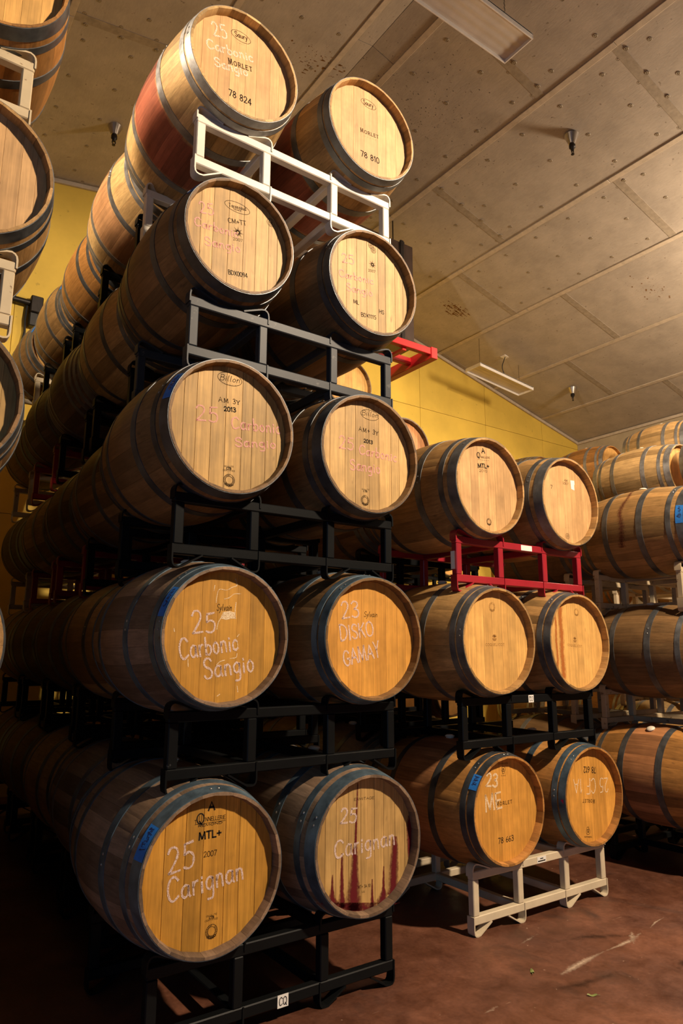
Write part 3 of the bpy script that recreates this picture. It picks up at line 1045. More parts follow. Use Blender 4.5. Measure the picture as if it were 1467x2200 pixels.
HOOP_ME = {}
for k, l in HOOPS.items():
    for s0, s1 in l:
        for a, b in ((s0, s1), (BL - s1, BL - s0)):
            v, f = hoop_geo(a, b)
            HOOP_ME[(round(a, 4), round(b, 4))] = new_mesh('hoop', v, [tuple(reversed(q)) for q in f], 'hoop', True, 40)
_rv, _rf = lathe([(0.0, 0.0035), (0.0035, 0.0028), (0.006, 0.0)], 8)
RIVET_ME = new_mesh('rivet', _rv, _rf, 'rivet', True)
RHEAD = 0.2675


def board_geo(u0, u1, R=RHEAD, th=0.02, g=0.00025):
    a, b = max(u0 + g, -R + 1e-4), min(u1 - g, R - 1e-4)
    n = 7
    us = [a + (b - a) * k / (n - 1) for k in range(n)]
    top = [(u, math.sqrt(max(0, R * R - u * u))) for u in us]
    poly = top + [(u, -z) for u, z in reversed(top)]
    m = len(poly)
    c = 0.0004
    vs = [(u + (c if u < (a + b) / 2 else -c), 0.0, z) for u, z in poly] + [(u, c, z) for u, z in poly] + [(u, th, z) for u, z in poly]
    fs = [tuple(range(m)), tuple(reversed(range(2 * m, 3 * m)))]
    for o in (0, m):
        fs += [(k + o, k + m + o, (k + 1) % m + m + o, (k + 1) % m + o) for k in range(m)]
    # winding check: the first face must look toward -Y
    p = [Vector(vs[i]) for i in fs[0][:]]
    nn = Vector((0, 0, 0))
    for i in range(1, m - 1):
        nn += (p[i] - p[0]).cross(p[i + 1] - p[0])
    if nn.y > 0:
        fs = [tuple(reversed(f)) for f in fs]
    return vs, fs


SPLITS = [[-.262, -.19, -.128, -.05, .03, .095, .165, .215, .265],
          [-.265, -.205, -.15, -.085, -.02, .055, .105, .17, .225, .265],
          [-.263, -.18, -.10, -.03, .06, .12, .19, .264],
          [-.264, -.21, -.125, -.065, .015, .075, .15, .2, .264]]
BOARD_ME, HEAD_ME = {}, {}
for k, sp in enumerate(SPLITS):
    for mt in ('head', 'head_old'):
        BOARD_ME[(k, mt)] = [new_mesh('head_board', *board_geo(a, b, g=0.0008 if mt == 'head_old' else 0.0003), mt) for a, b in zip(sp[:-1], sp[1:])]
    HEAD_ME[k] = new_mesh('head', *join([board_geo(a, b) for a, b in zip(sp[:-1], sp[1:])]), 'head')
BUNG_ME = new_mesh('bung', *lathe([(0.0, 0.020), (0.018, 0.019), (0.028, 0.013), (0.030, 0.008), (0.024, 0.004), (0.022, -0.02)], 20), 'bung', True, 50)
# flat marks share one builder: 2-D shapes laid on the head


def on_head(name, parent, geo, mat, lift, cover=None):
    v2, f = geo
    y = -BL / 2 + REC - lift
    me = new_mesh(name, [(u, y, v) for u, v in v2], f, mat)
    if cover:
        at = me.attributes.new('cover', 'FLOAT', 'POINT')
        at.data.foreach_set('value', cover)
    return put(name, me, parent, (0, 0, RB))


STY = {  # style: (part name, material, stroke width factor, serif, slant, jitter, wobble)
    's': ('brand_stamp', 'ink', 0.14, False, 0, 0, 0), 'sf': ('brand_stamp', 'ink', 0.14, True, 0, 0, 0),
    'b': ('stencil_mark', 'ink_bold', 0.235, False, 0, 0, 0), 'i': ('script_stamp', 'ink', 0.09, False, 0.25, 0, 0),
    'st': ('toasted_stamp', 'ink_toast', 0.19, False, 0, 0, 0),
    'cw': ('chalk_writing', 'chalk_white', 0.0078, False, 0, 0.5, 0.18), 'cp': ('chalk_writing', 'chalk_pink', 0.0062, False, 0, 0.5, 0.12),
    'cf': ('chalk_writing', 'chalk_faint', 0.0075, False, 0, 0.5, 0.12), 'cb': ('chalk_writing', 'chalk_pale', 0.011, False, 0, 0.4, 0.15),
    'ch': ('chalk_writing', 'chalk_pale', 0.006, False, 0, 0.4, 0.15)}


def add_art(parent, items):
    for it in items:
        st = it[0]
        if st in STY:
            nm, mt, wf, serif, sl, jit, wob = STY[st]
            x0, y0, x1, y1, h = it[2:7]
            w = wf if st[0] == 'c' else h * (0.14 if st == 'b' and it[1] not in ('A', 'MTL+', '2013', 'CTB', 'REMOND', '------') else wf)
            geo = lettering(it[1], x0, y0, x1, y1, h, w, serif, sl, jit, wob, 0.28 if st in ('sf', 'st') else 0.16)
        else:
            cx, cy, r, ry = it[2:6]
            nm, mt = 'emblem_stamp', 'ink'
            if st == 'el':
                geo = ring2d(cx, cy, r, ry, 0.0022)
            elif st == 'ring':
                geo = join([ring2d(cx, cy, r, r, 0.002), ring2d(cx, cy, r * 0.6, r * 0.7, 0.0018)] + [ribbon([(cx + r * 0.5 * math.cos(a), cy + r * 0.5 * math.sin(a)), (cx - r * 0.3 * math.cos(a + 1), cy - r * 0.3 * math.sin(a + 1))], 0.0018) for a in (0.4, 1.7, 3.3, 4.6)])
            elif st in ('ring2', 'ring2t'):
                mt = 'ink_toast' if st == 'ring2t' else 'ink'  # round certification seal with a rosette below
                parts = [ring2d(cx, cy, r, r, r * 0.07), ring2d(cx, cy, r * 0.66, r * 0.66, r * 0.07)]
                for k in range(22):
                    a = math.radians(90 + 15.0 * k)
                    parts.append(ribbon([(cx + r * 0.74 * math.cos(a), cy + r * 0.74 * math.sin(a)), (cx + r * 0.92 * math.cos(a + 0.05), cy + r * 0.92 * math.sin(a + 0.05))], r * 0.1))
                for k in range(5):
                    a = math.radians(230 + 20 * k)
                    parts.append(ring2d(cx + r * 0.95 * math.cos(a), cy + r * 0.95 * math.sin(a), r * 0.16, r * 0.16, r * 0.1, 8))
                geo = join(parts)
            elif st == 'ring3':      # barrel-hoop initial
                geo = join([ring2d(cx, cy, r * 0.8, r, 0.0045), ribbon([(cx - r * 0.2, cy - r * 0.5), (cx + r * 0.35, cy - r * 1.25)], 0.005), ribbon([(cx - r * 0.3, cy - r * 0.6), (cx - r * 0.3, cy + r * 0.7)], 0.0015), ribbon([(cx + r * 0.25, cy - r * 0.6), (cx + r * 0.25, cy + r * 0.7)], 0.0015)])
                mt = 'ink_bold'
            elif st == 'star':
                parts = []
                for k in range(16):
                    a = math.pi * k / 8
                    R2 = r if k % 2 == 0 else r * 0.62
                    b = 0.24
                    q = [(cx + r * 0.2 * math.cos(a - b * 2), cy + r * 0.2 * math.sin(a - b * 2)), (cx + R2 * math.cos(a), cy + R2 * math.sin(a)), (cx + r * 0.2 * math.cos(a + b * 2), cy + r * 0.2 * math.sin(a + b * 2))]
                    parts.append((q, [(0, 1, 2)]))
                parts.append(ring2d(cx, cy, r * 0.22, r * 0.22, r * 0.08, 14))
                geo = join(parts)
            elif st == 'shell':
                parts = []
                for k in range(5):
                    a = math.radians(30 + 30 * k)
                    c2 = (cx + r * 0.45 * math.cos(a), cy + r * 0.45 * math.sin(a))
                    q = [(c2[0] + r * (0.42 * math.cos(t) * math.cos(a) - 0.2 * math.sin(t) * math.sin(a)), c2[1] + r * (0.42 * math.cos(t) * math.sin(a) + 0.2 * math.sin(t) * math.cos(a))) for t in [2 * math.pi * j / 14 for j in range(14)]]
                    parts.append((q, [tuple(range(14))]))
                q = [(cx + r * 0.75 * math.cos(t), cy - r * 0.2 + r * 0.75 * math.sin(t)) for t in [math.pi + math.pi * j / 12 for j in range(13)]]
                parts.append((q, [tuple(range(13))]))
                geo = join(parts)
                mt = 'ink_toast'
            elif st == 'key':        # keystone crest
                s = 1 if r > 0 else -1
                q = [(-.35, -1), (-.45, -.45), (-.85, .0), (-.8, .65), (-.4, 1), (.4, 1), (.8, .65), (.85, 0), (.45, -.45), (.35, -1), (-.35, -1)]
                R2 = abs(r)
                pts = [(cx + s * a * R2, cy + s * b * R2) for a, b in q]
                parts = [ribbon(pts, R2 * 0.12)]
                for st2 in ([(-.3, .5), (-.3, -.2)], [(-.3, .5), (.2, .45), (.15, .1), (-.3, .15)], [(.35, .6), (.05, .3), (.4, .0), (.1, -.3)], [(-.4, -.35), (.4, -.35)]):
                    parts.append(ribbon([(cx + s * a * R2, cy + s * b * R2) for a, b in st2], R2 * 0.13))
                geo = join(parts)
                mt = 'ink_bold'
        on_head(nm, parent, geo, mt, 0.0012 if nm == 'chalk_writing' else 0.0006)


def add_tape(parent, a0, a1, s0, s1, scribble=True):
    """strip of tape stuck round the end hoop between two angles"""
    n = 10
    vs, fs = [], []
    for k in range(n + 1):
        a = math.radians(a0 + (a1 - a0) * k / n)
        for s in (s0, s1):
            r = rad(s) + 0.0042
            vs.append((r * math.sin(a), s - BL / 2, r * math.cos(a)))
    for k in range(n):
        fs.append((2 * k, 2 * k + 1, 2 * k + 3, 2 * k + 2))
    t = put('tape', new_mesh('tape', vs, fs, 'tape'), parent, (0, 0, RB))
    if scribble:
        rnd = random.Random(int(a0 * 7 + s1 * 1000))
        parts = []
        m = 9
        for k in range(m):
            f = 0.30 + 0.66 * k / m
            aa = math.radians(a0 + (a1 - a0) * f)
            ds = (s1 - s0)
            pts = [(s0 + ds * (0.2 + 0.6 * rnd.random()), aa + math.radians(0.9) * (rnd.random() - 0.3) * (1 + j)) for j in range(4)]
            v2, f2 = ribbon([(s, a * 0.29) for s, a in pts], 0.0032)
            parts.append(([((rad(max(0, s)) + 0.0048) * math.sin(b / 0.29), s - BL / 2, (rad(max(0, s)) + 0.0048) * math.cos(b / 0.29)) for s, b in v2], f2))
        put('tape_note', new_mesh('tape_note', *join(parts), 'tape_ink'), t)


OAK = {'gold': (0.40, 0.235, 0.085), 'brown': (0.215, 0.122, 0.048), 'grey': (0.205, 0.138, 0.088), 'amber': (0.40, 0.19, 0.05), 'pale': (0.50, 0.325, 0.135)}
HEADC = {'pale': (0.575, 0.345, 0.150), 'gold': (0.68, 0.385, 0.115), 'amber': (0.64, 0.305, 0.055), 'olive': (0.47, 0.29, 0.095), 'dark': (0.47, 0.232, 0.034), 'tan': (0.53, 0.335, 0.125), 'pink': (0.58, 0.27, 0.11), 'wheat': (0.47, 0.29, 0.100)}
STEEL = {'dark': (0.105, 0.112, 0.118), 'mid': (0.17, 0.18, 0.185), 'light': (0.30, 0.30, 0.295), 'blue': (0.125, 0.185, 0.235)}  # blue: bluish daylight reflected in galvanised hoops, put into the steel colour
NB = 0


def barrel(X, Yf, Zc, label, group, R=0.285, full=True, hoops=1, oak='gold', head='gold', steel='dark', sm='stave', hm='head', split=0, art=None, tapes=(), bung=True, bung_a=0.0, rivets=True, roll=None):
    """wine barrel lying on its side, head facing -Y; Zc is measured from eye height"""
    global NB
    NB += 1
    rnd = random.Random(NB * 17 + 3)
    s = R / 0.285
    e = thing('wine_barrel', (X, Yf + BL / 2, Zc + FLOOR - RB * s), label, 'barrel', group)
    e.scale = (s, 1, s)
    ax = (0, 0, RB)
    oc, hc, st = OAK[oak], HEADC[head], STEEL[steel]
    j = lambda c, k: tuple(x * k for x in c)
    if full:
        a = rnd.random() * 360
        for w in widths(rnd):
            put('stave', STAVE_ME[(w, sm)], e, ax, (0, math.radians(a + w / 2), 0), oc)
            a += w
        for me in BOARD_ME[(split, hm)]:
            put('head_board', me, e, (0, -BL / 2 + REC, RB), color=hc)
    else:
        put('body', BODY_ME[NB % 3], e, ax, (0, rnd.random() * 6.28, 0), j(oc, 0.85 + 0.3 * rnd.random()))
        put('head', HEAD_ME[split], e, (0, -BL / 2 + REC, RB), color=hc)
    put('rear_head', HEAD_ME[split], e, (0, BL / 2 - REC, RB), (0, 0, math.pi), hc)
    for s0, s1 in HOOPS[hoops]:
        for p, q in ((s0, s1), (BL - s1, BL - s0)):
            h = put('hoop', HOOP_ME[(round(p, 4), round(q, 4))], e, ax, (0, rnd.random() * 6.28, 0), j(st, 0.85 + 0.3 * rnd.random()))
            if full and rivets and p < 0.5:
                a0 = rnd.choice((-0.05, -1.2, -0.7, -1.5)) - h.rotation_euler.y
                for da in (0.0, 0.11):
                    a = a0 + da
                    sm_ = (p + q) / 2 - BL / 2
                    r = rad((p + q) / 2) + 0.0025
                    rv = put('rivet', RIVET_ME, h, (r * math.sin(a), sm_, r * math.cos(a)), (0, a, 0))
    if bung:
        b = math.radians(bung_a)
        put('bung', BUNG_ME, e, (RB * math.sin(b), 0, RB + RB * math.cos(b)), (0, b, 0))
    if art:
        add_art(e, art)
    for t in tapes:
        add_tape(e, *t)
    return e


# ------------------------------------------------------------------ rack meshes
RD = 0.70                          # distance between the front and back frames
PX = (-0.545, -0.200, 0.200, 0.545)


def bent(path, th, wid):
    """flat bar following an XZ path, wid across Y"""
    n = len(path)
    vs, fs = [], []
    for i, p in enumerate(path):
        a, b = path[max(i - 1, 0)], path[min(i + 1, n - 1)]
        dx, dz = b[0] - a[0], b[1] - a[1]
        L = math.hypot(dx, dz)
        nx, nz = -dz / L * th / 2, dx / L * th / 2
        for sx, y in ((1, -wid / 2), (1, wid / 2), (-1, wid / 2), (-1, -wid / 2)):
            vs.append((p[0] + sx * nx, y, p[1] + sx * nz))
    for i in range(n - 1):
        for k in range(4):
            l = (k + 1) % 4
            fs.append((i * 4 + k, (i + 1) * 4 + k, (i + 1) * 4 + l, i * 4 + l))
    fs.append((0, 1, 2, 3))
    fs.append(tuple((n - 1) * 4 + k for k in (3, 2, 1, 0)))
    return vs, fs


TOPP = [(0, 0.285), (0, 0.318), (0.003, 0.332), (0.010, 0.341), (0.022, 0.346), (0.040, 0.343), (0.130, 0.311)]
BOTP = [(0, 0.095), (0, 0.030), (0.003, 0.014), (0.010, 0.006), (0.022, 0.003), (0.042, 0.005), (0.130, 0.055)]
RACK_ME = {}
for pm in ('paint_black', 'paint_scuffed', 'paint_cream', 'paint_rusty', 'paint_red'):
    d = {}
    d['rail'] = new_mesh('rail', *cham_box(1.135, 0.042, 0.042, 0.004), pm)
    d['post'] = new_mesh('post', *cham_box(0.042, 0.042, 0.174, 0.004), pm)
    d['depth_beam'] = new_mesh('depth_beam', *cham_box(0.040, RD - 0.042, 0.040, 0.004), pm)
    for nm, path in (('cradle_bar', TOPP), ('foot_bar', BOTP)):
        for sg in (1, -1):
            v, f = bent([(sg * x, z) for x, z in path], 0.007, 0.05)
            if sg < 0:
                f = [tuple(reversed(q)) for q in f]
            d[(nm, sg)] = new_mesh(nm, v, f, pm, True, 40)
    RACK_ME[pm] = d
PAINT = {'black': ('paint_black', (0.0050, 0.0055, 0.0058)), 'cream': ('paint_cream', (0.60, 0.50, 0.345)), 'rusty': ('paint_rusty', (0.50, 0.40, 0.25)), 'red': ('paint_red', (0.30, 0.012, 0.022)), 'white': ('paint_cream', (0.66, 0.60, 0.50)), 'scuffed': ('paint_scuffed', (0.028, 0.032, 0.037))}


def rack(Xc, Yf, z0, label, group, paint='black', hz=1.0):
    """two-barrel steel rack: z0 is the height of its feet above the floor"""
    pm, col = PAINT[paint]
    d = RACK_ME[pm]
    e = thing('barrel_rack', (Xc, Yf + RD / 2, z0), label, 'rack', group)
    e.scale = (1, 1, hz)
    for y in (-RD / 2 + 0.021, RD / 2 - 0.021):
        put('rail', d['rail'], e, (0, y, 0.290), color=col)
        put('rail', d['rail'], e, (0, y, 0.075), color=col)
        for x in PX:
            put('post', d['post'], e, (x, y, 0.1825), color=col)
        for c in (-0.3725, 0.3725):
            for sg in (1, -1):
                put('cradle_bar', d[('cradle_bar', sg)], e, (c - sg * 0.196, y, 0), color=col)
                put('foot_bar', d[('foot_bar', sg)], e, (c - sg * 0.196, y, 0), color=col)
    for x in (-0.2, 0.2):
        for z in (0.075, 0.290):
            put('depth_beam', d['depth_beam'], e, (x, 0, z), color=col)
    return e


def rack_tag(e, x, z, w, h, text, flip=False, side=False):
    """paper label on the front of a rack"""
    if side:
        me = new_mesh('paper_label', [(0, 0, -h / 2), (0, -w, -h / 2), (0, -w, h / 2), (0, 0, h / 2)], [(0, 1, 2, 3)], 'paper')
        t = put('paper_label', me, e, (-0.5735, -RD / 2 + 0.04, z))
        return t
    y = -RD / 2 - 0.0012
    t = put('paper_label', new_mesh('paper_label', *[box_v(-w / 2, w / 2, 0, 0.001, -h / 2, h / 2), BOXF], 'paper'), e, (x, y, z))
    if text:
        sg = -1 if flip else 1
        if text == '~':
            geo = join([ribbon([(-w * 0.15, h * 0.2), (w * 0.15, h * 0.2)], h * 0.16), ribbon([(-w * 0.4, -h * 0.18), (w * 0.38, -h * 0.18)], h * 0.2)])
        else:
            geo = lettering(text, -w * 0.34 * sg, -h * 0.3 * sg, w * 0.34 * sg, -h * 0.3 * sg, h * 0.6, h * 0.07)
        put('printed_text', new_mesh('printed_text', [(u, -0.0008, v) for u, v in geo[0]], geo[1], 'ink_bold'), t)
    return t

# ------------------------------------------------------------------ the stacks
TIER = {1: -0.8075, 2: 0.066, 3: 0.935, 4: 1.8525, 5: 2.7355}
ORD = {1: 'bottom', 2: 'second', 3: 'third', 4: 'fourth', 5: 'fifth'}
ROWW = {0: 'front row', 1: 'second row back', 2: 'third row back', 3: 'fourth row back', 4: 'fifth row back'}
STEP = 0.268                       # a rack's feet above the centre of the barrel below


def rack_under(Xc, Yf, tier, label, group, paint, z=TIER, below=None):
    if tier == 1:
        z0 = 0.0
    else:
        z0 = z[tier - 1] + STEP + FLOOR
    return rack(Xc, Yf + 0.10, z0, label, group, paint, (z[tier] + FLOOR - z0) / 0.605)


A_SPEC = {
    'A5L': dict(label='topmost barrel of the tall stack marked 78 824, wine-red band round its belly', oak='pale', head='pale', steel='light', sm='stave_wine', split=3, hoops=2),
    'A5R': dict(label='top right barrel of the tall stack marked 78 810', oak='gold', head='pale', steel='mid', sm='stave_wine', split=2, hoops=2),
    'A4L': dict(label='barrel with oval maker stamp, star and BDX0094 in pink-chalked head', oak='brown', head='tan', hm='head_old', steel='dark', split=0, hoops=1, tapes=[(-62, -47, 0.004, 0.05)]),
    'A4R': dict(label='barrel marked ML, HS and BDX1115 under the cream rack', oak='brown', head='tan', hm='head_old', steel='dark', split=1, hoops=2),
    'A3L': dict(label='barrel stamped AM 3Y 2013 with wide pink chalk Carbonic Sangio', oak='brown', head='olive', steel='dark', split=1, hm='head_old', hoops=1, tapes=[(-77, -52, 0.004, 0.054)]),
    'A3R': dict(label='barrel stamped AM+ 3Y 2013 with pink chalk 25 Carbonic Sangio', oak='brown', head='tan', steel='dark', split=3, hm='head_old', hoops=1),
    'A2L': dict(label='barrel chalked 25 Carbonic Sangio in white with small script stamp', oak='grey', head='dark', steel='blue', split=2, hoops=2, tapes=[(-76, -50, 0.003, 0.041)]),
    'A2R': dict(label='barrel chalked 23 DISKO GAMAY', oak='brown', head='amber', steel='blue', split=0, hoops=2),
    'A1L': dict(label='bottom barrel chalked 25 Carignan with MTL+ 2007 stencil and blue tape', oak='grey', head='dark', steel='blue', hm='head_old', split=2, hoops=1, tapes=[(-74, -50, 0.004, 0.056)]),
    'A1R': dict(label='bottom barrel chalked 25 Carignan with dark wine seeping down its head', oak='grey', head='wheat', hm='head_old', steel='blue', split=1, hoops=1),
    'B3L': dict(label='barrel stencilled A and MTL+ on top of the red rack', oak='gold', head='pale', steel='mid', split=3, hoops=1),
    'B3R': dict(label='barrel with torn white sticker on its head, on the red rack', oak='gold', head='pale', steel='mid', split=1, hoops=1),
    'B2L': dict(label='left barrel with brown shell emblem below the red rack', oak='gold', head='gold', steel='mid', split=1, hoops=2),
    'B2R': dict(label='right barrel with shell emblem and two reddish streaks on its head', oak='gold', head='gold', steel='mid', split=3, hoops=2),
    'B1L': dict(label='bottom barrel marked 78 663 and chalked 23 ME, blue tape on hoop', oak='amber', head='amber', steel='dark', split=2, hoops=2, sm='stave_pinkish', tapes=[(-64, -47, 0.004, 0.05)]),
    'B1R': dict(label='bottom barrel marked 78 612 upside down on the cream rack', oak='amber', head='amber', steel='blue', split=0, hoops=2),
}
GA, GB = 'front barrels of the tall stack', 'front barrels of the three-tier stack'
BAR = {}
for key, sp in A_SPEC.items():
    x, y, z, r = FRONT[key]
    sp = dict(sp)
    lb = sp.pop('label')
    BAR[key] = barrel(x, y, z, lb, GA if key[0] == 'A' else GB, R=r, art=ART[key], **sp)

# wine seeping out of the seams of one head
parts, cov = [], []
for st in WINE:
    vs, fs = [], []
    for (ul, vl, ur, vr) in st:
        m = ((ul + ur) / 2, (vl + vr) / 2)
        vs += [(ul, vl), m, (ur, vr)]
        cov += [0.1, 1.0, 0.1]
    cov[-3 * len(st):-3 * len(st) + 3] = [0.3, 0.6, 0.3]
    for k in range(len(st) - 1):
        fs += [(3 * k, 3 * k + 3, 3 * k + 4, 3 * k + 1), (3 * k + 1, 3 * k + 4, 3 * k + 5, 3 * k + 2)]
    parts.append((vs, fs))
on_head('wine_stain', BAR['A1R'], join(parts), 'wine', 0.0009, cov)
on_head('glue_residue', BAR['A2L'], join([ribbon(smooth_poly(g), 0.0028, 0.8) for g in GLUE] + [(GLUE_PATCH, [tuple(range(len(GLUE_PATCH)))])]), 'chalk_pale', 0.0008)['kind'] = 'stuff'
# reddish streaks in two boards of another
parts, cov = [], []
for u, w in ((-0.176, 0.012), (-0.128, 0.026)):
    zz = math.sqrt(0.262 ** 2 - (abs(u) + w) ** 2)
    vs, fs = [], []
    for k in range(9):
        v = -zz + 2 * zz * k / 8
        o = 0.003 * math.sin(k * 1.7 + u * 50)
        vs += [(u - w + o, v), (u + o, v), (u + w + o, v)]
        cov += [0.1, 0.85, 0.1]
    for k in range(8):
        fs += [(3 * k, 3 * k + 1, 3 * k + 4, 3 * k + 3), (3 * k + 1, 3 * k + 2, 3 * k + 5, 3 * k + 4)]
    parts.append((vs, fs))
on_head('heartwood_streak', BAR['B2R'], join(parts), 'sap', 0.0005, cov)
on_head('torn_sticker', BAR['B3R'], ([(0.062, 0.098), (0.095, 0.092), (0.094, 0.128), (0.100, 0.131), (0.099, 0.158), (0.058, 0.155)], [(0, 1, 2, 3, 4, 5)]), 'paper', 0.001)
a = math.radians(-88)
r = rad(0.03) + 0.004
put('sticker', new_mesh('sticker', [(r * math.sin(a), 0.010 - BL / 2, r * math.cos(a)), (r * math.sin(a - 0.09), 0.010 - BL / 2, r * math.cos(a - 0.09)), (r * math.sin(a - 0.02), 0.028 - BL / 2, r * math.cos(a - 0.02))], [(0, 1, 2)], 'magenta'), BAR['B1R'], (0, 0, RB))

# tall stack, front racks
A_PAINT = {1: ('black', 'black rack on the floor under the two Carignan barrels, small CQ label'),
           2: ('black', 'black rack carrying the second tier of the tall stack'),
           3: ('black', 'glossy black rack carrying the third tier of the tall stack'),
           4: ('scuffed', 'scuffed black rack carrying the fourth tier of the tall stack'),
           5: ('white', 'cream white rack at the top of the tall stack')}
RK = {}
for t in range(1, 6):
    xl, yl, _, _ = FRONT['A%dL' % t]
    xr, yr, _, _ = FRONT['A%dR' % t]
    RK['A%d' % t] = rack_under((xl + xr) / 2, (yl + yr) / 2, t, A_PAINT[t][1], 'front racks of the tall stack', A_PAINT[t][0])
rack_tag(RK['A1'], 0.0, 0.075, 0.05, 0.045, 'CQ')
ZB = {1: -0.825, 2: 0.069, 3: 0.952, 4: 1.83, 5: 2.73}
B_PAINT = {1: ('cream', 'cream rack standing on the floor under the three-tier stack'), 2: ('black', 'black rack with upside-down CQ label in the three-tier stack'), 3: ('red', 'red rack with white labels near the top of the three-tier stack')}
for t in range(1, 4):
    xl, yl, _, _ = FRONT['B%dL' % t]
    xr, yr, _, _ = FRONT['B%dR' % t]
    RK['B%d' % t] = rack_under((xl + xr) / 2, (yl + yr) / 2, t, B_PAINT[t][1], 'front racks of the three-tier stack', B_PAINT[t][0], ZB)
rack_tag(RK['B1'], -0.02, 0.29, 0.075, 0.032, '~')
rack_tag(RK['B2'], -0.01, 0.29, 0.045, 0.04, 'CQ', flip=True)
rack_tag(RK['B3'], 0.03, 0.29, 0.10, 0.032, None)
rack_tag(RK['B3'], 0, 0.175, 0.032, 0.10, None, side=True)

# tall stack, rows behind
PITCH = 0.945
A_ROWX = {1: (0.11, 0.16, 0.19, 0.21), 2: (0.11, 0.16, 0.19, 0.21), 3: (0.10, 0.155, 0.19, 0.20), 4: (0.075, 0.105, 0.13, 0.15), 5: (0.06, 0.13, 0.135, 0.12)}
row_paint = {(5, 1): 'black', (5, 2): 'black', (5, 3): 'black', (5, 4): 'cream', (4, 1): 'black', (4, 2): 'black', (4, 3): 'red', (4, 4): 'rusty', (3, 1): 'black', (3, 2): 'red', (3, 3): 'red', (3, 4): 'rusty'}
oaks = ['brown', 'gold', 'grey', 'gold', 'brown']
for t in range(1, 6):
    for row in range(1, 5):
        xo = A_ROWX[t][row - 1]
        x = 1.262 + xo
        y = 2.565 + PITCH * row
        z = TIER[t]
        full = (t >= 3 and row <= 3) or (t >= 1 and row <= 1)
        tape = []
        if (t, row) in ((5, 3), (5, 4), (4, 1), (4, 2), (3, 2), (3, 3), (2, 1)):
            tape = [(-74, -56, 0.004, 0.05, False)]
        oak = {(5, 1): 'pale', (5, 2): 'amber', (5, 3): 'gold', (4, 1): 'pale', (4, 2): 'grey', (3, 1): 'brown'}.get((t, row), oaks[(t + row) % 5])
        barrel(x, y, z, 'barrel on the left side of the tall stack, %s tier, %s' % (ORD[t], ROWW[row]), 'barrels behind the tall stack', full=full, hoops=4 if (t, row) == (4, 2) else (2 if row % 2 else 1),
               oak=oak, head='gold', steel='light' if (t, row) in ((5, 1), (4, 2)) else 'mid', sm='stave_pinkish' if (t, row) == (5, 1) else 'stave', split=(t + row) % 4, tapes=tape, rivets=row == 1, bung=t == 5)
        if row <= 2:
            barrel(x + 0.74, y, z, 'barrel on the right side of the tall stack, %s tier, %s' % (ORD[t], ROWW[row]), 'barrels behind the tall stack', full=False, hoops=1,
                   oak=oaks[(t + row + 2) % 5], head='gold', steel='mid', split=(t + row + 1) % 4, bung=t == 5)
        rack_under(x + 0.37, y, t, '%s rack carrying the %s tier of the tall stack, %s' % ({'rusty': 'rusty cream'}.get(row_paint.get((t, row), 'black'), row_paint.get((t, row), 'black')), ORD[t], ROWW[row]),
                   'racks behind the tall stack', row_paint.get((t, row), 'black'))

# three-tier stack, rows behind (the third and fourth rows stand higher)
B_HEADS = {}
for row in range(1, 4):
    y = 2.69 + PITCH * row + (0.06 if row == 2 else 0)
    top = {1: 3, 2: 4, 3: 5}[row]
    x0 = {1: 3.0, 2: 3.28, 3: 3.28}[row]
    for t in range(1, top + 1):
        for c, side in ((0, 'left'), (1, 'right')):
            if (row, t, c) == (3, 5, 1):
                x = x0 + 0.74
            x = x0 + 0.74 * c
            seen = (row, t, c) in ((2, 4, 1), (3, 5, 1))
            barrel(x, y, ZB[t], ('orange-pink headed barrel against the yellow wall, right of the AM+ 3Y barrel' if (row, t, c) == (2, 4, 1) else
                                 'barrel on the %s of the three-tier stack, %s tier, %s' % (side, ORD[t], ROWW[row])), 'barrels behind the three-tier stack', full=seen or (row == 1 and t == 3), hoops=1 + (t + c) % 2,
                   oak=oaks[(t + row + c) % 5], head='pink' if (row, t, c) == (2, 4, 1) else 'gold', steel='mid', split=(t + c) % 4, bung=True, rivets=False)
        rack_under(x0 + 0.37, y, t, '%s rack carrying the %s tier of the three-tier stack, %s' % ('cream' if t == 1 else 'black', ORD[t], ROWW[row]), 'racks behind the three-tier stack', 'cream' if t == 1 else 'black', ZB)
# a last row close to the gable wall, on taller floor racks
ZW = {1: -0.50, 2: 0.39, 3: 1.28}
for k, x0 in enumerate((2.75, 4.22, 5.70)):
    for t in (1, 2, 3):
        for c in (0, 1):
            barrel(x0 + 0.74 * c, 6.62, ZW[t], '%s tier barrel of the last row by the yellow wall, %s from the left' % (ORD[t], ('first', 'second', 'third', 'fourth', 'fifth', 'sixth')[2 * k + c]), 'last row by the gable wall', full=False, hoops=1, oak=oaks[(t + c + k) % 5], head='gold', steel='mid', split=(t + c) % 4)
        rack_under(x0 + 0.37, 6.62, t, 'black %s tier rack of the last row by the wall, %s from the left' % (ORD[t], ('first', 'second', 'third')[k]), 'racks by the gable wall', 'black', ZW)
# empty red rack on the very top: two deep beams and open cross rails
e = thing('barrel_rack', (4.13, 5.36, ZB[5] + STEP + FLOOR), 'empty bright red rack poking out above the stack beside the dark heater', 'rack')
col = (0.42, 0.008, 0.012)
for yy in (-0.30, 0.02):
    put('cross_rail', new_mesh('cross_rail', *cham_box(1.24, 0.06, 0.075, 0.004), 'paint_red'), e, (0, yy, 0.10), color=col)
for xx in (-0.60, 0.62):
    put('depth_beam', new_mesh('depth_beam', *cham_box(0.085, 0.80, 0.125, 0.004), 'paint_red'), e, (xx, 0.06, 0.085), color=col)
for xx in (-0.25, 0.25):
    put('foot_bar', new_mesh('foot_bar', *cham_box(0.05, 0.30, 0.03, 0.004), 'paint_red'), e, (xx, -0.14, 0.05), color=col)

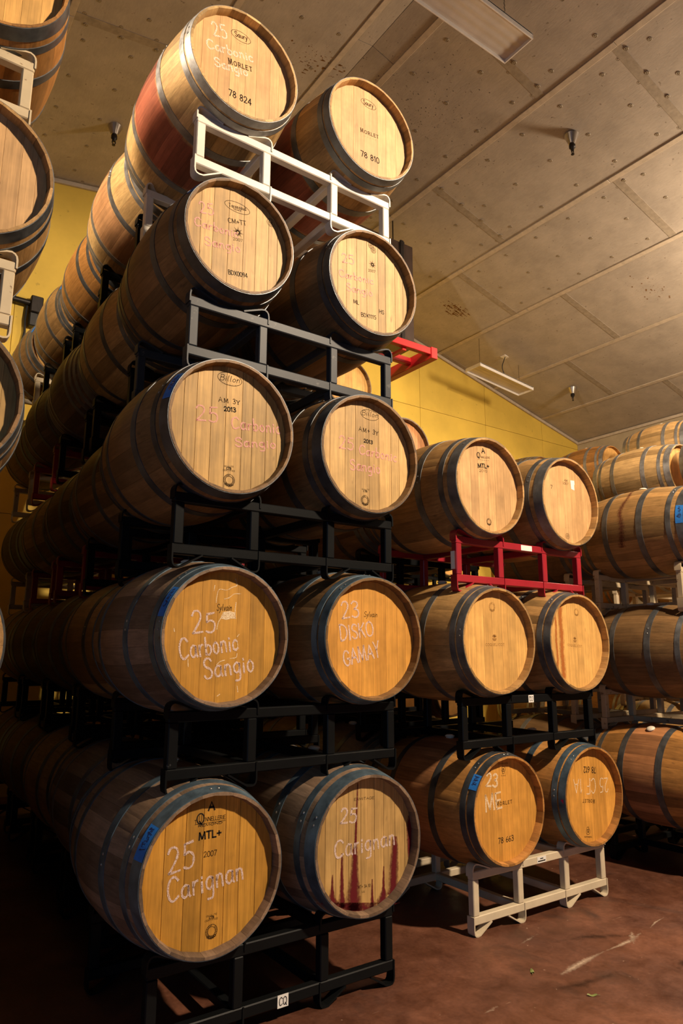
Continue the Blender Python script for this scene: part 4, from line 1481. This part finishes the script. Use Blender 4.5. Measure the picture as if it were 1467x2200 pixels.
# right bay: barrels seen from the side
ZC = {1: -0.83, 2: 0.02, 3: 0.897}
c_spec = {1: dict(label='wine-stained barrel low at the right edge with white bung facing out', x=4.86, y=2.45, oak='amber', sm='stave_pinkish', steel='mid', bung_a=-24),
          2: dict(label='weathered brown barrel at mid height on the right edge', x=4.95, y=2.51, oak='brown', sm='stave', steel='mid', bung_a=0),
          3: dict(label='barrel with dark red drip and blue tape on the right edge', x=4.94, y=2.49, oak='gold', sm='stave', steel='mid', bung_a=0)}
for t in (1, 2, 3):
    c = c_spec[t]
    b = barrel(c['x'], c['y'], ZC[t], c['label'], 'side-on barrels on the right', hoops=3, oak=c['oak'], sm=c['sm'], steel=c['steel'], head='gold', split=t, bung_a=c['bung_a'],
               tapes=[(-92, -66, 0.004, 0.053)] if t == 3 else ())
    if t == 3:    # thin dark run of wine down the side
        vs, fs, cov = [], [], []
        n = 16
        for k in range(n + 1):
            a = math.radians(-8 - 105 * k / n)
            rr = rad(BL / 2) + 0.0012
            w = 0.010 + 0.016 * k / n
            o = 0.012 * math.sin(k * 0.9)
            for yy, cc in ((-w * 1.6, 0.0), (0, 0.45), (w * 1.6, 0.0)):
                vs.append((rr * math.sin(a), yy + o, rr * math.cos(a)))
                cov.append(cc)
        for k in range(n):
            fs += [(3 * k, 3 * k + 1, 3 * k + 4, 3 * k + 3), (3 * k + 1, 3 * k + 2, 3 * k + 5, 3 * k + 4)]
        me = new_mesh('wine_drip', vs, fs, 'wine')
        me.attributes.new('cover', 'FLOAT', 'POINT').data.foreach_set('value', cov)
        put('wine_drip', me, b, (0, 0, RB))
    barrel(c['x'] + 0.74, c['y'], ZC[t], 'barrel behind the side-on barrels at the right edge, %s tier' % ORD[t], 'side-on barrels on the right', full=False, hoops=3, oak='gold', steel='mid', split=t)
    barrel(c['x'] + 0.02, c['y'] + PITCH, ZC[t], 'barrel deep behind the right-hand barrels, %s tier, left' % ORD[t], 'side-on barrels on the right', full=False, hoops=3, oak='brown', steel='mid', split=t)
    barrel(c['x'] + 0.76, c['y'] + PITCH, ZC[t], 'barrel deep behind the right-hand barrels, %s tier, right' % ORD[t], 'side-on barrels on the right', full=False, hoops=3, oak='gold', steel='mid', split=t)
    for row in (0, 1):
        rack_under(c['x'] + 0.37 + 0.02 * row, c['y'] + PITCH * row, t, 'rusty cream rack under the %s tier of side-on barrels, %s' % (ORD[t], ROWW[row]), 'racks on the right', 'rusty' if t > 1 else 'black', ZC)

# farther bays on the right, only their upper barrels show
ZF = {1: -0.80, 2: 0.075, 3: 0.96, 4: 1.86, 5: 2.765}


def far_column(x, y, top, label, short, grp, oak, full_top, first=1, hoops=3, head='gold'):
    for t in range(first, top + 1):
        barrel(x, y, ZF[t], label if t == top else '%s tier barrel under the %s' % (ORD[t], short), grp, full=full_top and t == top, hoops=hoops, oak=oak, steel='light', head=head, split=t % 4, rivets=False)
        rack_under(x + 0.37, y, t, 'cream rack, %s tier, under the %s' % (ORD[t], short), 'racks in the far bays', 'cream', ZF)


GF = 'barrels in the far bays'
far_column(6.95, 3.66, 4, 'pale gold side-on barrel with bright hoops above the taped barrel', 'pale gold side-on barrel', GF, 'pale', True, hoops=1)
far_column(6.95, 2.66, 4, 'barrel cut by the right edge next to the pale gold one', 'barrel cut by the right edge', GF, 'brown', True, hoops=1)
far_column(8.95, 4.52, 5, 'brightest barrel under the eaves at the top right', 'brightest barrel at the eaves', GF, 'pale', True, hoops=1)
far_column(9.12, 5.85, 5, 'small orange barrel with visible head in the far corner', 'small orange corner barrel', GF, 'amber', True, hoops=1)
far_column(8.75, 6.85, 5, 'small dark barrel peeking over the torn sticker barrel', 'small dark peeking barrel', GF, 'brown', True, hoops=4)

# stack at the left edge
ZD = {1: -0.83, 2: 0.02, 3: 0.865, 4: 1.745, 5: 2.625}
d_lab = {5: 'barrel high in the top left corner over a rusty cream rack', 4: 'big pale barrel head at the left edge below the rusty rack', 3: 'barrel head half cut by the left edge at mid height',
         2: 'barrel of the left edge stack, second tier', 1: 'barrel of the left edge stack, bottom tier'}
for t in range(1, 6):
    x = {5: 0.182, 4: 0.190, 3: 0.158}.get(t, 0.17)
    barrel(x, 2.58, ZD[t], d_lab[t], 'barrels at the left edge', full=t >= 3, hoops=1, oak={5: 'amber', 4: 'gold', 3: 'brown'}.get(t, 'gold'), head={5: 'gold', 4: 'pale', 3: 'olive'}.get(t, 'gold'), steel='dark', split=(t + 1) % 4)
    rack_under(x - 0.37, 2.58, t, 'rusty cream rack under the %s tier of the left edge stack' % ORD[t], 'racks at the left edge', 'rusty', ZD)
    for row in (1, 2, 3, 4):  # rows out of view, added to block lamp light from the aisle
        barrel(0.17, 2.58 + PITCH * row, ZD[t], 'unseen barrel of the left edge stack, %s tier, %s' % (ORD[t], ROWW[row]), 'barrels at the left edge', full=False, hoops=1, oak='gold', head='gold', steel='dark', split=(t + row) % 4)
        rack_under(0.17 - 0.37, 2.58 + PITCH * row, t, 'unseen rusty cream rack of the left edge stack, %s tier, %s' % (ORD[t], ROWW[row]), 'racks at the left edge', 'rusty', ZD)

# ------------------------------------------------------------------ ceiling fittings
cone_me = new_mesh('escutcheon', *lathe([(0.045, -0.001), (0.050, -0.003), (0.024, -0.072), (0.018, -0.074), (0.0, -0.074)], 24), 'steel', True, 40)
nozzle_me = new_mesh('nozzle', *lathe([(0.018, -0.072), (0.022, -0.078), (0.022, -0.10), (0.014, -0.108), (0.010, -0.125), (0.0, -0.126)], 14), 'dark_steel', True, 40)
frame_me = new_mesh('deflector', *join([tube([(-0.010, 0, -0.118), (-0.012, 0, -0.135), (0, 0, -0.152)], 0.0035, 6), tube([(0.010, 0, -0.118), (0.012, 0, -0.135), (0, 0, -0.152)], 0.0035, 6), lathe([(0.0, -0.150), (0.012, -0.151), (0.012, -0.155), (0.0, -0.156)], 10)]), 'dark_steel')
for x, y, lb in ((1.80, 6.80, 'fire sprinkler on the ceiling left of the topmost barrel'), (5.70, 3.86, 'fire sprinkler on the ceiling at the upper right'), (9.66, 6.87, 'small fire sprinkler on the far ceiling beside the hanging lamp')):
    e = thing('fire_sprinkler', (x, y, ceil_z(x)), lb, 'sprinkler', 'ceiling sprinklers')
    s = 1.5
    e.scale = (s, s, s)
    put('escutcheon', cone_me, e)
    put('nozzle', nozzle_me, e)
    put('deflector', frame_me, e)


def chain(p, q, n):
    p, q = Vector(p), Vector(q)
    parts = []
    for k in range(n):
        a = p.lerp(q, k / n)
        b = p.lerp(q, (k + 0.8) / n)
        d = (b - a)
        side = Vector((0.006, 0, 0)) if k % 2 else Vector((0, 0.006, 0))
        parts.append(tube([a, a + d * 0.3 + side, b - d * 0.3 + side, b, b - d * 0.3 - side, a + d * 0.3 - side, a], 0.0018, 5))
    return join(parts)


def lamp(x, y, z, tilt, lb, cable):
    e = thing('ceiling_lamp', (x, y, z), lb, 'lamp', 'unlit ceiling lamps')
    e.rotation_euler = (0, tilt, 0)
    L, W, H = 1.24, 0.32, 0.055
    t = 0.012
    put('housing', new_mesh('housing', box_v(-L / 2, L / 2, -W / 2, W / 2, H - t, H), BOXF, 'lamp_white'), e)
    for sx in (-1, 1):
        put('end_plate', new_mesh('end_plate', *cham_box(t, W, H, 0.002), 'lamp_white'), e, (sx * (L / 2 - t / 2), 0, H / 2))
        put('side_rail', new_mesh('side_rail', *cham_box(L - 2 * t, t, H, 0.002), 'lamp_white'), e, (0, sx * (W / 2 - t / 2), H / 2))
    # ribbed tray recessed between the rails
    n = 32
    vs, fs = [], []
    for k in range(n + 1):
        yy = -W / 2 + t + (W - 2 * t) * k / n
        zz = 0.030 + 0.0022 * math.cos(k / n * 2 * math.pi * 4)
        vs += [(-L / 2 + t, yy, zz), (L / 2 - t, yy, zz)]
    for k in range(n):
        fs.append((2 * k, 2 * k + 2, 2 * k + 3, 2 * k + 1))
    put('ribbed_tray', new_mesh('ribbed_tray', vs, fs, 'lamp_tray', True, 60), e)
    inv = Matrix.Rotation(-tilt, 3, 'Y')
    for sx in (-1, 1):
        a = Vector((sx * (L / 2 - 0.16), 0, H))
        wp = Matrix.Rotation(tilt, 3, 'Y') @ a + Vector((x, y, z))
        top = inv @ (Vector((wp.x, wp.y, ceil_z(wp.x))) - Vector((x, y, z)))
        put('chain', new_mesh('chain', *chain(a, top, max(6, int((top - a).length / 0.022))), 'dark_steel'), e)
        put('hook_plate', new_mesh('hook_plate', *cham_box(0.03, 0.03, 0.012, 0.002), 'dark_steel'), e, tuple(a))
    cx = 0.12
    a = Vector((cx, 0.02, H))
    wp = Vector((x + cx + 0.05, y + 0.02, 0))
    top = inv @ (Vector((wp.x, wp.y, ceil_z(wp.x))) - Vector((x, y, z)))
    m = a.lerp(top, 0.5) + Vector((-0.06, 0, 0))
    put('power_cable', new_mesh('power_cable', *tube(smooth3([a, a + Vector((0.03, 0, 0.06)), m, top - Vector((0.03, 0, 0.08)), top]), 0.007, 8), 'black_cable', True, 60), e)
    put('socket_plate', new_mesh('socket_plate', *cham_box(0.13, 0.10, 0.012, 0.003), 'lamp_white'), e, tuple(top))
    return e


def smooth3(pts, sub=6):
    xy = smooth_poly([(p.x, p.y) for p in pts], sub)
    xz = smooth_poly([(p.x, p.z) for p in pts], sub)
    return [Vector((a[0], a[1], b[1])) for a, b in zip(xy, xz)]


lamp(3.63, 3.34, 5.15 + FLOOR, 0.0, 'unlit white strip lamp hanging at the top of the picture', True)
lamp(8.17, 7.14, 4.27 + FLOOR, 0.10, 'unlit white strip lamp hanging before the yellow wall', True)

# dark unit heater hanging behind the tall stack
e = thing('unit_heater', (4.85, 6.25, 3.66 + FLOOR), 'dark brown unit heater hanging behind the right side of the tall stack', 'heater')
put('casing', new_mesh('casing', *cham_box(1.0, 0.5, 1.34, 0.012), 'heater'), e, (0, 0, 0.70))
put('corner_flange', new_mesh('corner_flange', *cham_box(0.05, 0.03, 1.36, 0.004), 'dark_steel'), e, (0.30, -0.262, 0.70))
put('bottom_lip', new_mesh('bottom_lip', *cham_box(1.02, 0.52, 0.03, 0.004), 'heater'), e, (0, 0, 0.03))
for k in range(7):
    put('louvre', new_mesh('louvre', *cham_box(0.66, 0.04, 0.02, 0.003), 'dark_steel'), e, (-0.13, -0.262, 0.2 + 0.16 * k), (0.5, 0, 0))
for sx in (-1, 1):
    put('hanger_bracket', new_mesh('hanger_bracket', *cham_box(0.05, 0.30, 0.06, 0.004), 'dark_steel'), e, (sx * 0.38, -0.05, 1.40))
    zt = ceil_z(4.85 + sx * 0.38) - 3.66 - FLOOR
    put('hanger_rod', new_mesh('hanger_rod', *tube([(sx * 0.38, 0, 1.38), (sx * 0.38, 0, zt)], 0.008, 8), 'dark_steel'), e)

# conduit on the yellow wall at the left
e = thing('wall_conduit', (1.30, 7.99, 3.45 + FLOOR), 'black conduit arm with hanging cable on the yellow wall at the left', 'conduit')
put('pipe', new_mesh('pipe', *tube([(-1.1, -0.05, 0.40), (0.02, -0.05, 0.40)], 0.035, 12), 'dark_steel', True, 40), e)
put('junction_box', new_mesh('junction_box', *cham_box(0.13, 0.11, 0.20, 0.01), 'dark_steel'), e, (0.09, -0.055, 0.38))
put('drop_box', new_mesh('drop_box', *cham_box(0.09, 0.09, 0.16, 0.01), 'black_cable'), e, (0.07, -0.05, 0.20))
put('cable', new_mesh('cable', *tube([(0.0, -0.03, 0.38), (-0.01, -0.03, 0.2), (0.0, -0.03, 0.05), (-0.02, -0.03, -0.1), (-0.08, -0.03, -0.25)], 0.014, 8), 'black_cable', True, 40), e)

# ------------------------------------------------------------------ marks and litter on the floor and ceiling


def soft_strip(name, pts, widths_, mat, parent, z=None, zfun=None, dz=0.0015, core=0.9):
    vs, fs, cov = [], [], []
    n = len(pts)
    for i, p in enumerate(pts):
        a, b = pts[max(i - 1, 0)], pts[min(i + 1, n - 1)]
        dx, dy = b[0] - a[0], b[1] - a[1]
        L = math.hypot(dx, dy)
        nx, ny = -dy / L, dx / L
        for k, cc in ((-1, 0.0), (0, core if 0 < i < n - 1 else core * 0.4), (1, 0.0)):
            x, y = p[0] + nx * widths_[i] * k, p[1] + ny * widths_[i] * k
            vs.append((x, y, (zfun(x) + dz) if zfun else dz))
            cov.append(cc)
    for k in range(n - 1):
        fs += [(3 * k, 3 * k + 1, 3 * k + 4, 3 * k + 3), (3 * k + 1, 3 * k + 2, 3 * k + 5, 3 * k + 4)]
    me = new_mesh(name, vs, fs, mat)
    me.attributes.new('cover', 'FLOAT', 'POINT').data.foreach_set('value', cov)
    return put(name, me, parent)


soft_strip('scrape_mark', [(2.84, 2.29), (2.95, 2.305), (3.08, 2.32), (3.24, 2.33)], [0.02, 0.035, 0.03, 0.015], 'scrape', floor)
soft_strip('scrape_mark', [(3.24, 2.33), (3.38, 2.33), (3.47, 2.33), (3.60, 2.36)], [0.012, 0.02, 0.03, 0.02], 'scrape', floor)
soft_strip('scrape_mark', [(3.44, 2.30), (3.52, 2.36), (3.58, 2.40)], [0.01, 0.03, 0.012], 'scrape', floor)
soft_strip('scrape_mark', [(3.70, 2.37), (3.80, 2.40), (3.90, 2.41)], [0.008, 0.012, 0.008], 'scrape', floor)
soft_strip('scrape_mark', [(2.95, 2.62), (3.05, 2.64), (3.16, 2.66)], [0.01, 0.025, 0.012], 'scrape', floor, core=0.6)
soft_strip('scrape_mark', [(2.30, 2.25), (2.36, 2.25), (2.42, 2.26)], [0.01, 0.02, 0.01], 'scrape', floor, core=0.6)
soft_strip('scrape_mark', [(2.25, 2.02), (2.32, 2.03), (2.38, 2.05)], [0.01, 0.025, 0.01], 'scrape', floor, core=0.6)
soft_strip('scrape_mark', [(3.9, 3.0), (3.93, 3.05), (3.99, 3.07)], [0.006, 0.01, 0.006], 'scrape', floor)
soft_strip('damp_mark', [(3.1, 2.55), (3.3, 2.50), (3.45, 2.42), (3.5, 2.36)], [0.03, 0.06, 0.05, 0.03], 'grime', floor, core=0.6)
soft_strip('damp_mark', [(2.7, 2.22), (2.85, 2.18), (3.1, 2.16)], [0.03, 0.06, 0.03], 'grime', floor, core=0.7)
soft_strip('damp_mark', [(3.35, 2.02), (3.45, 2.03), (3.52, 2.05)], [0.03, 0.06, 0.03], 'grime', floor, core=0.8)
for k, (x, y, lb) in enumerate(((2.77, 2.385, 'small dry leaf on the floor nearest the cream rack'), (2.80, 2.09, 'small dry leaf lying alone near the front of the floor'))):
    r = random.Random(k)
    vs = [(0.02 * math.cos(a) * (1 + 0.3 * math.sin(3 * a)), 0.009 * math.sin(a), 0.004 + 0.004 * math.cos(2 * a)) for a in [2 * math.pi * i / 12 for i in range(12)]]
    blade = ([(0, 0, 0.001)] + vs, [(0, i + 1, (i + 1) % 12 + 1) for i in range(12)])
    e = thing('leaf', (x, y, 0.0005), lb, 'leaf', rz=0.8 + k * 1.7)
    put('blade', new_mesh('blade', *blade, 'leaf', True, 60), e)
    put('stalk', new_mesh('stalk', *tube([(-0.018, 0, 0.004), (-0.034, 0.003, 0.004)], 0.001, 5), 'leaf'), e)


def splash(cx, cy, n, spread, runs, seed, mat='splash'):
    """spatter of old wine on the ceiling boards with runs down the slope"""
    rnd = random.Random(seed)
    parts, cov = [], []
    for k in range(n):
        x = cx + rnd.gauss(0, spread)
        y = cy + rnd.gauss(0, spread * 0.6)
        r = 0.003 + (0.004 if mat == 'grime' else 0.009) * rnd.random() ** 3
        L = r * (1 + (rnd.random() * runs * 14 if rnd.random() < 0.35 else 0))
        poly = [(x - r, y), (x, y - r), (x + L, y - r * 0.3), (x + L, y + r * 0.3), (x, y + r)]
        parts.append(([(a, b, ceil_z(a) - 0.0015) for a, b in poly], [(0, 1, 2, 3, 4)]))
        cov += [0.8] * 5
    v, f = join(parts)
    me = new_mesh('wine_splash', v, f, mat)
    me.attributes.new('cover', 'FLOAT', 'POINT').data.foreach_set('value', cov)
    o = put('wine_splash', me, ceiling)
    o['kind'] = 'stuff'


splash(6.95, 6.92, 170, 0.10, 1.0, 1)
splash(8.35, 3.95, 40, 0.13, 0.6, 2)
splash(8.25, 4.55, 45, 0.16, 0.2, 3)
splash(4.35, 4.75, 420, 0.55, 0.1, 4, 'grime')
splash(3.25, 5.0, 90, 0.16, 0.5, 5)
splash(1.35, 6.9, 16, 0.16, 0.8, 6, 'grime')
